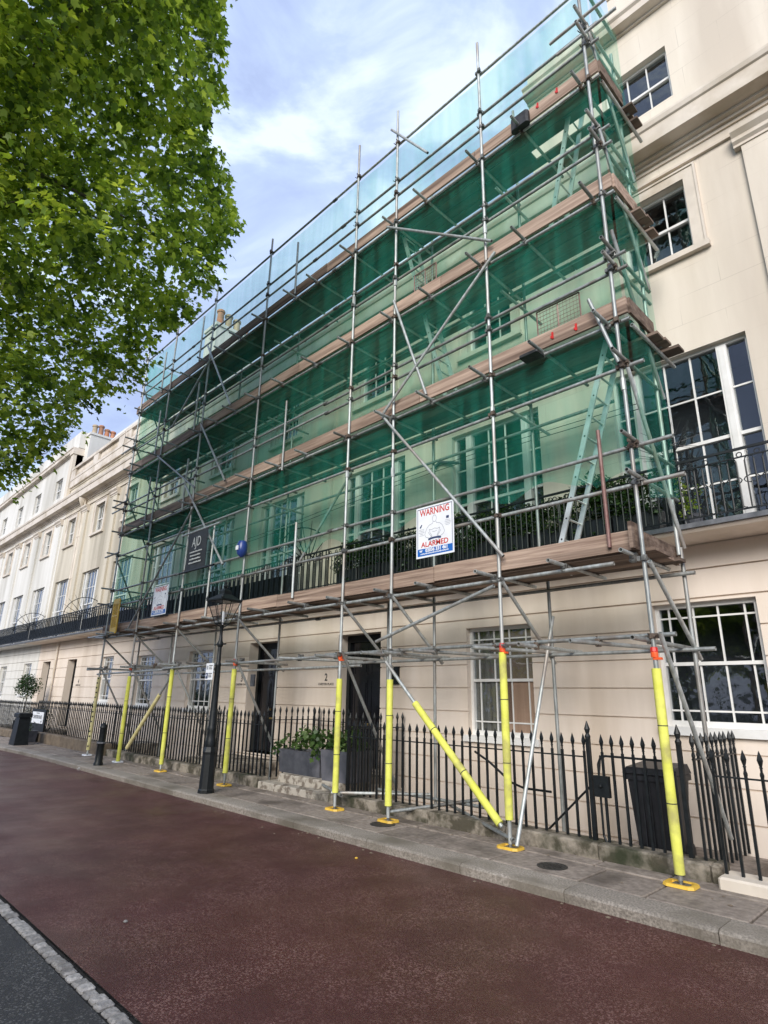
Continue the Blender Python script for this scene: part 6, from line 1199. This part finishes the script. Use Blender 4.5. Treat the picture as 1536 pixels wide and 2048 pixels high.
for c in big:
    c_ = Vector(c[:3]); base = min(((a.lerp(b, f_), r1+(r2-r1)*f_) for a, b, r1, r2 in zip(TT[1:], TT[2:], RR[1:], RR[2:]) for f_ in (0, .33, .66)), key=lambda p: (p[0]-c_+Vector((0, 0, 1.2))).length)
    p0, r0 = base; mid = p0.lerp(c_, .5)+Vector((rl.uniform(-.3, .3), rl.uniform(-.3, .3), rl.uniform(.0, .5))); rr = max(.04, r0*.42)
    o_ = MB(); o_.tube(p0, mid, rr, 8, rr*.6); o_.tube(mid, c_, rr*.6, 8, .012)
    for _ in range(3): d_ = Vector((rl.uniform(-1, 1), rl.uniform(-1, 1), rl.uniform(-.6, .6))); o_.tube(mid.lerp(c_, rl.uniform(.2, .9)), c_+d_*.8, .012, 5, .004)
    if k < 14: obj('limb', o_, M['bark'], tr, True)
    else: q.add(o_.v, o_.f)
    k += 1
tw = obj('twigs', q, M['bark'], tr); tw['kind'] = 'stuff'
spraycloud('crown', CL, 30, .132, M['leaf'], tr, 9)
# garden trees opposite the terrace: they stand behind the camera and show in the window glass
def farcrown(name, x, y, h, label, seed):
    t = thing('garden_tree', (x, y, -.1), label, 'tree', 'garden trees across the road from the terrace'); r_ = random.Random(seed)
    q = MB(); q.tube((x, y, -.1), (x+.3, y, h*.5), .35, 10, .2); q.tube((x+.3, y, h*.5), (x, y, h*.85), .2, 8, .06); obj('trunk', q, M['bark'], t, True)
    cl = [(x+r_.gauss(0, 2.1), y+r_.gauss(0, 1.8), h*.62+r_.gauss(0, h*.16), r_.uniform(.8, 1.5)) for _ in range(60)]
    leafcloud('crown', cl, 80, .42, M['leaf'], t, 'star', seed, .5)
for k, (x, y, h) in enumerate(((-4, -15, 8.5), (4.5, -15, 6), (-11, -15, 9), (12, -15, 6), (-24, -14, 8), (-34, -14, 8))):
    farcrown('garden_tree', x, y, h, ['garden tree opposite the right-hand house, behind the viewer', 'garden tree to the right behind the viewer', 'garden tree opposite the warning sign, behind the viewer', 'garden tree farthest right behind the viewer', 'garden tree across the road from the house left of the scaffold', 'garden tree across the road from the far left house'][k], 60+k)

hd = thing('garden_hedge', (-8, -7.5, -.1), 'long dense garden hedge across the road, behind the viewer', 'hedge')
r_ = random.Random(8)
leafcloud('foliage', [(12-i*.45, -7.6+r_.uniform(-.4, .4), r_.uniform(.2, 1.9), r_.uniform(.7, 1.1)) for i in range(150)], 60, .3, M['ivy'], hd, 'oval', 88)
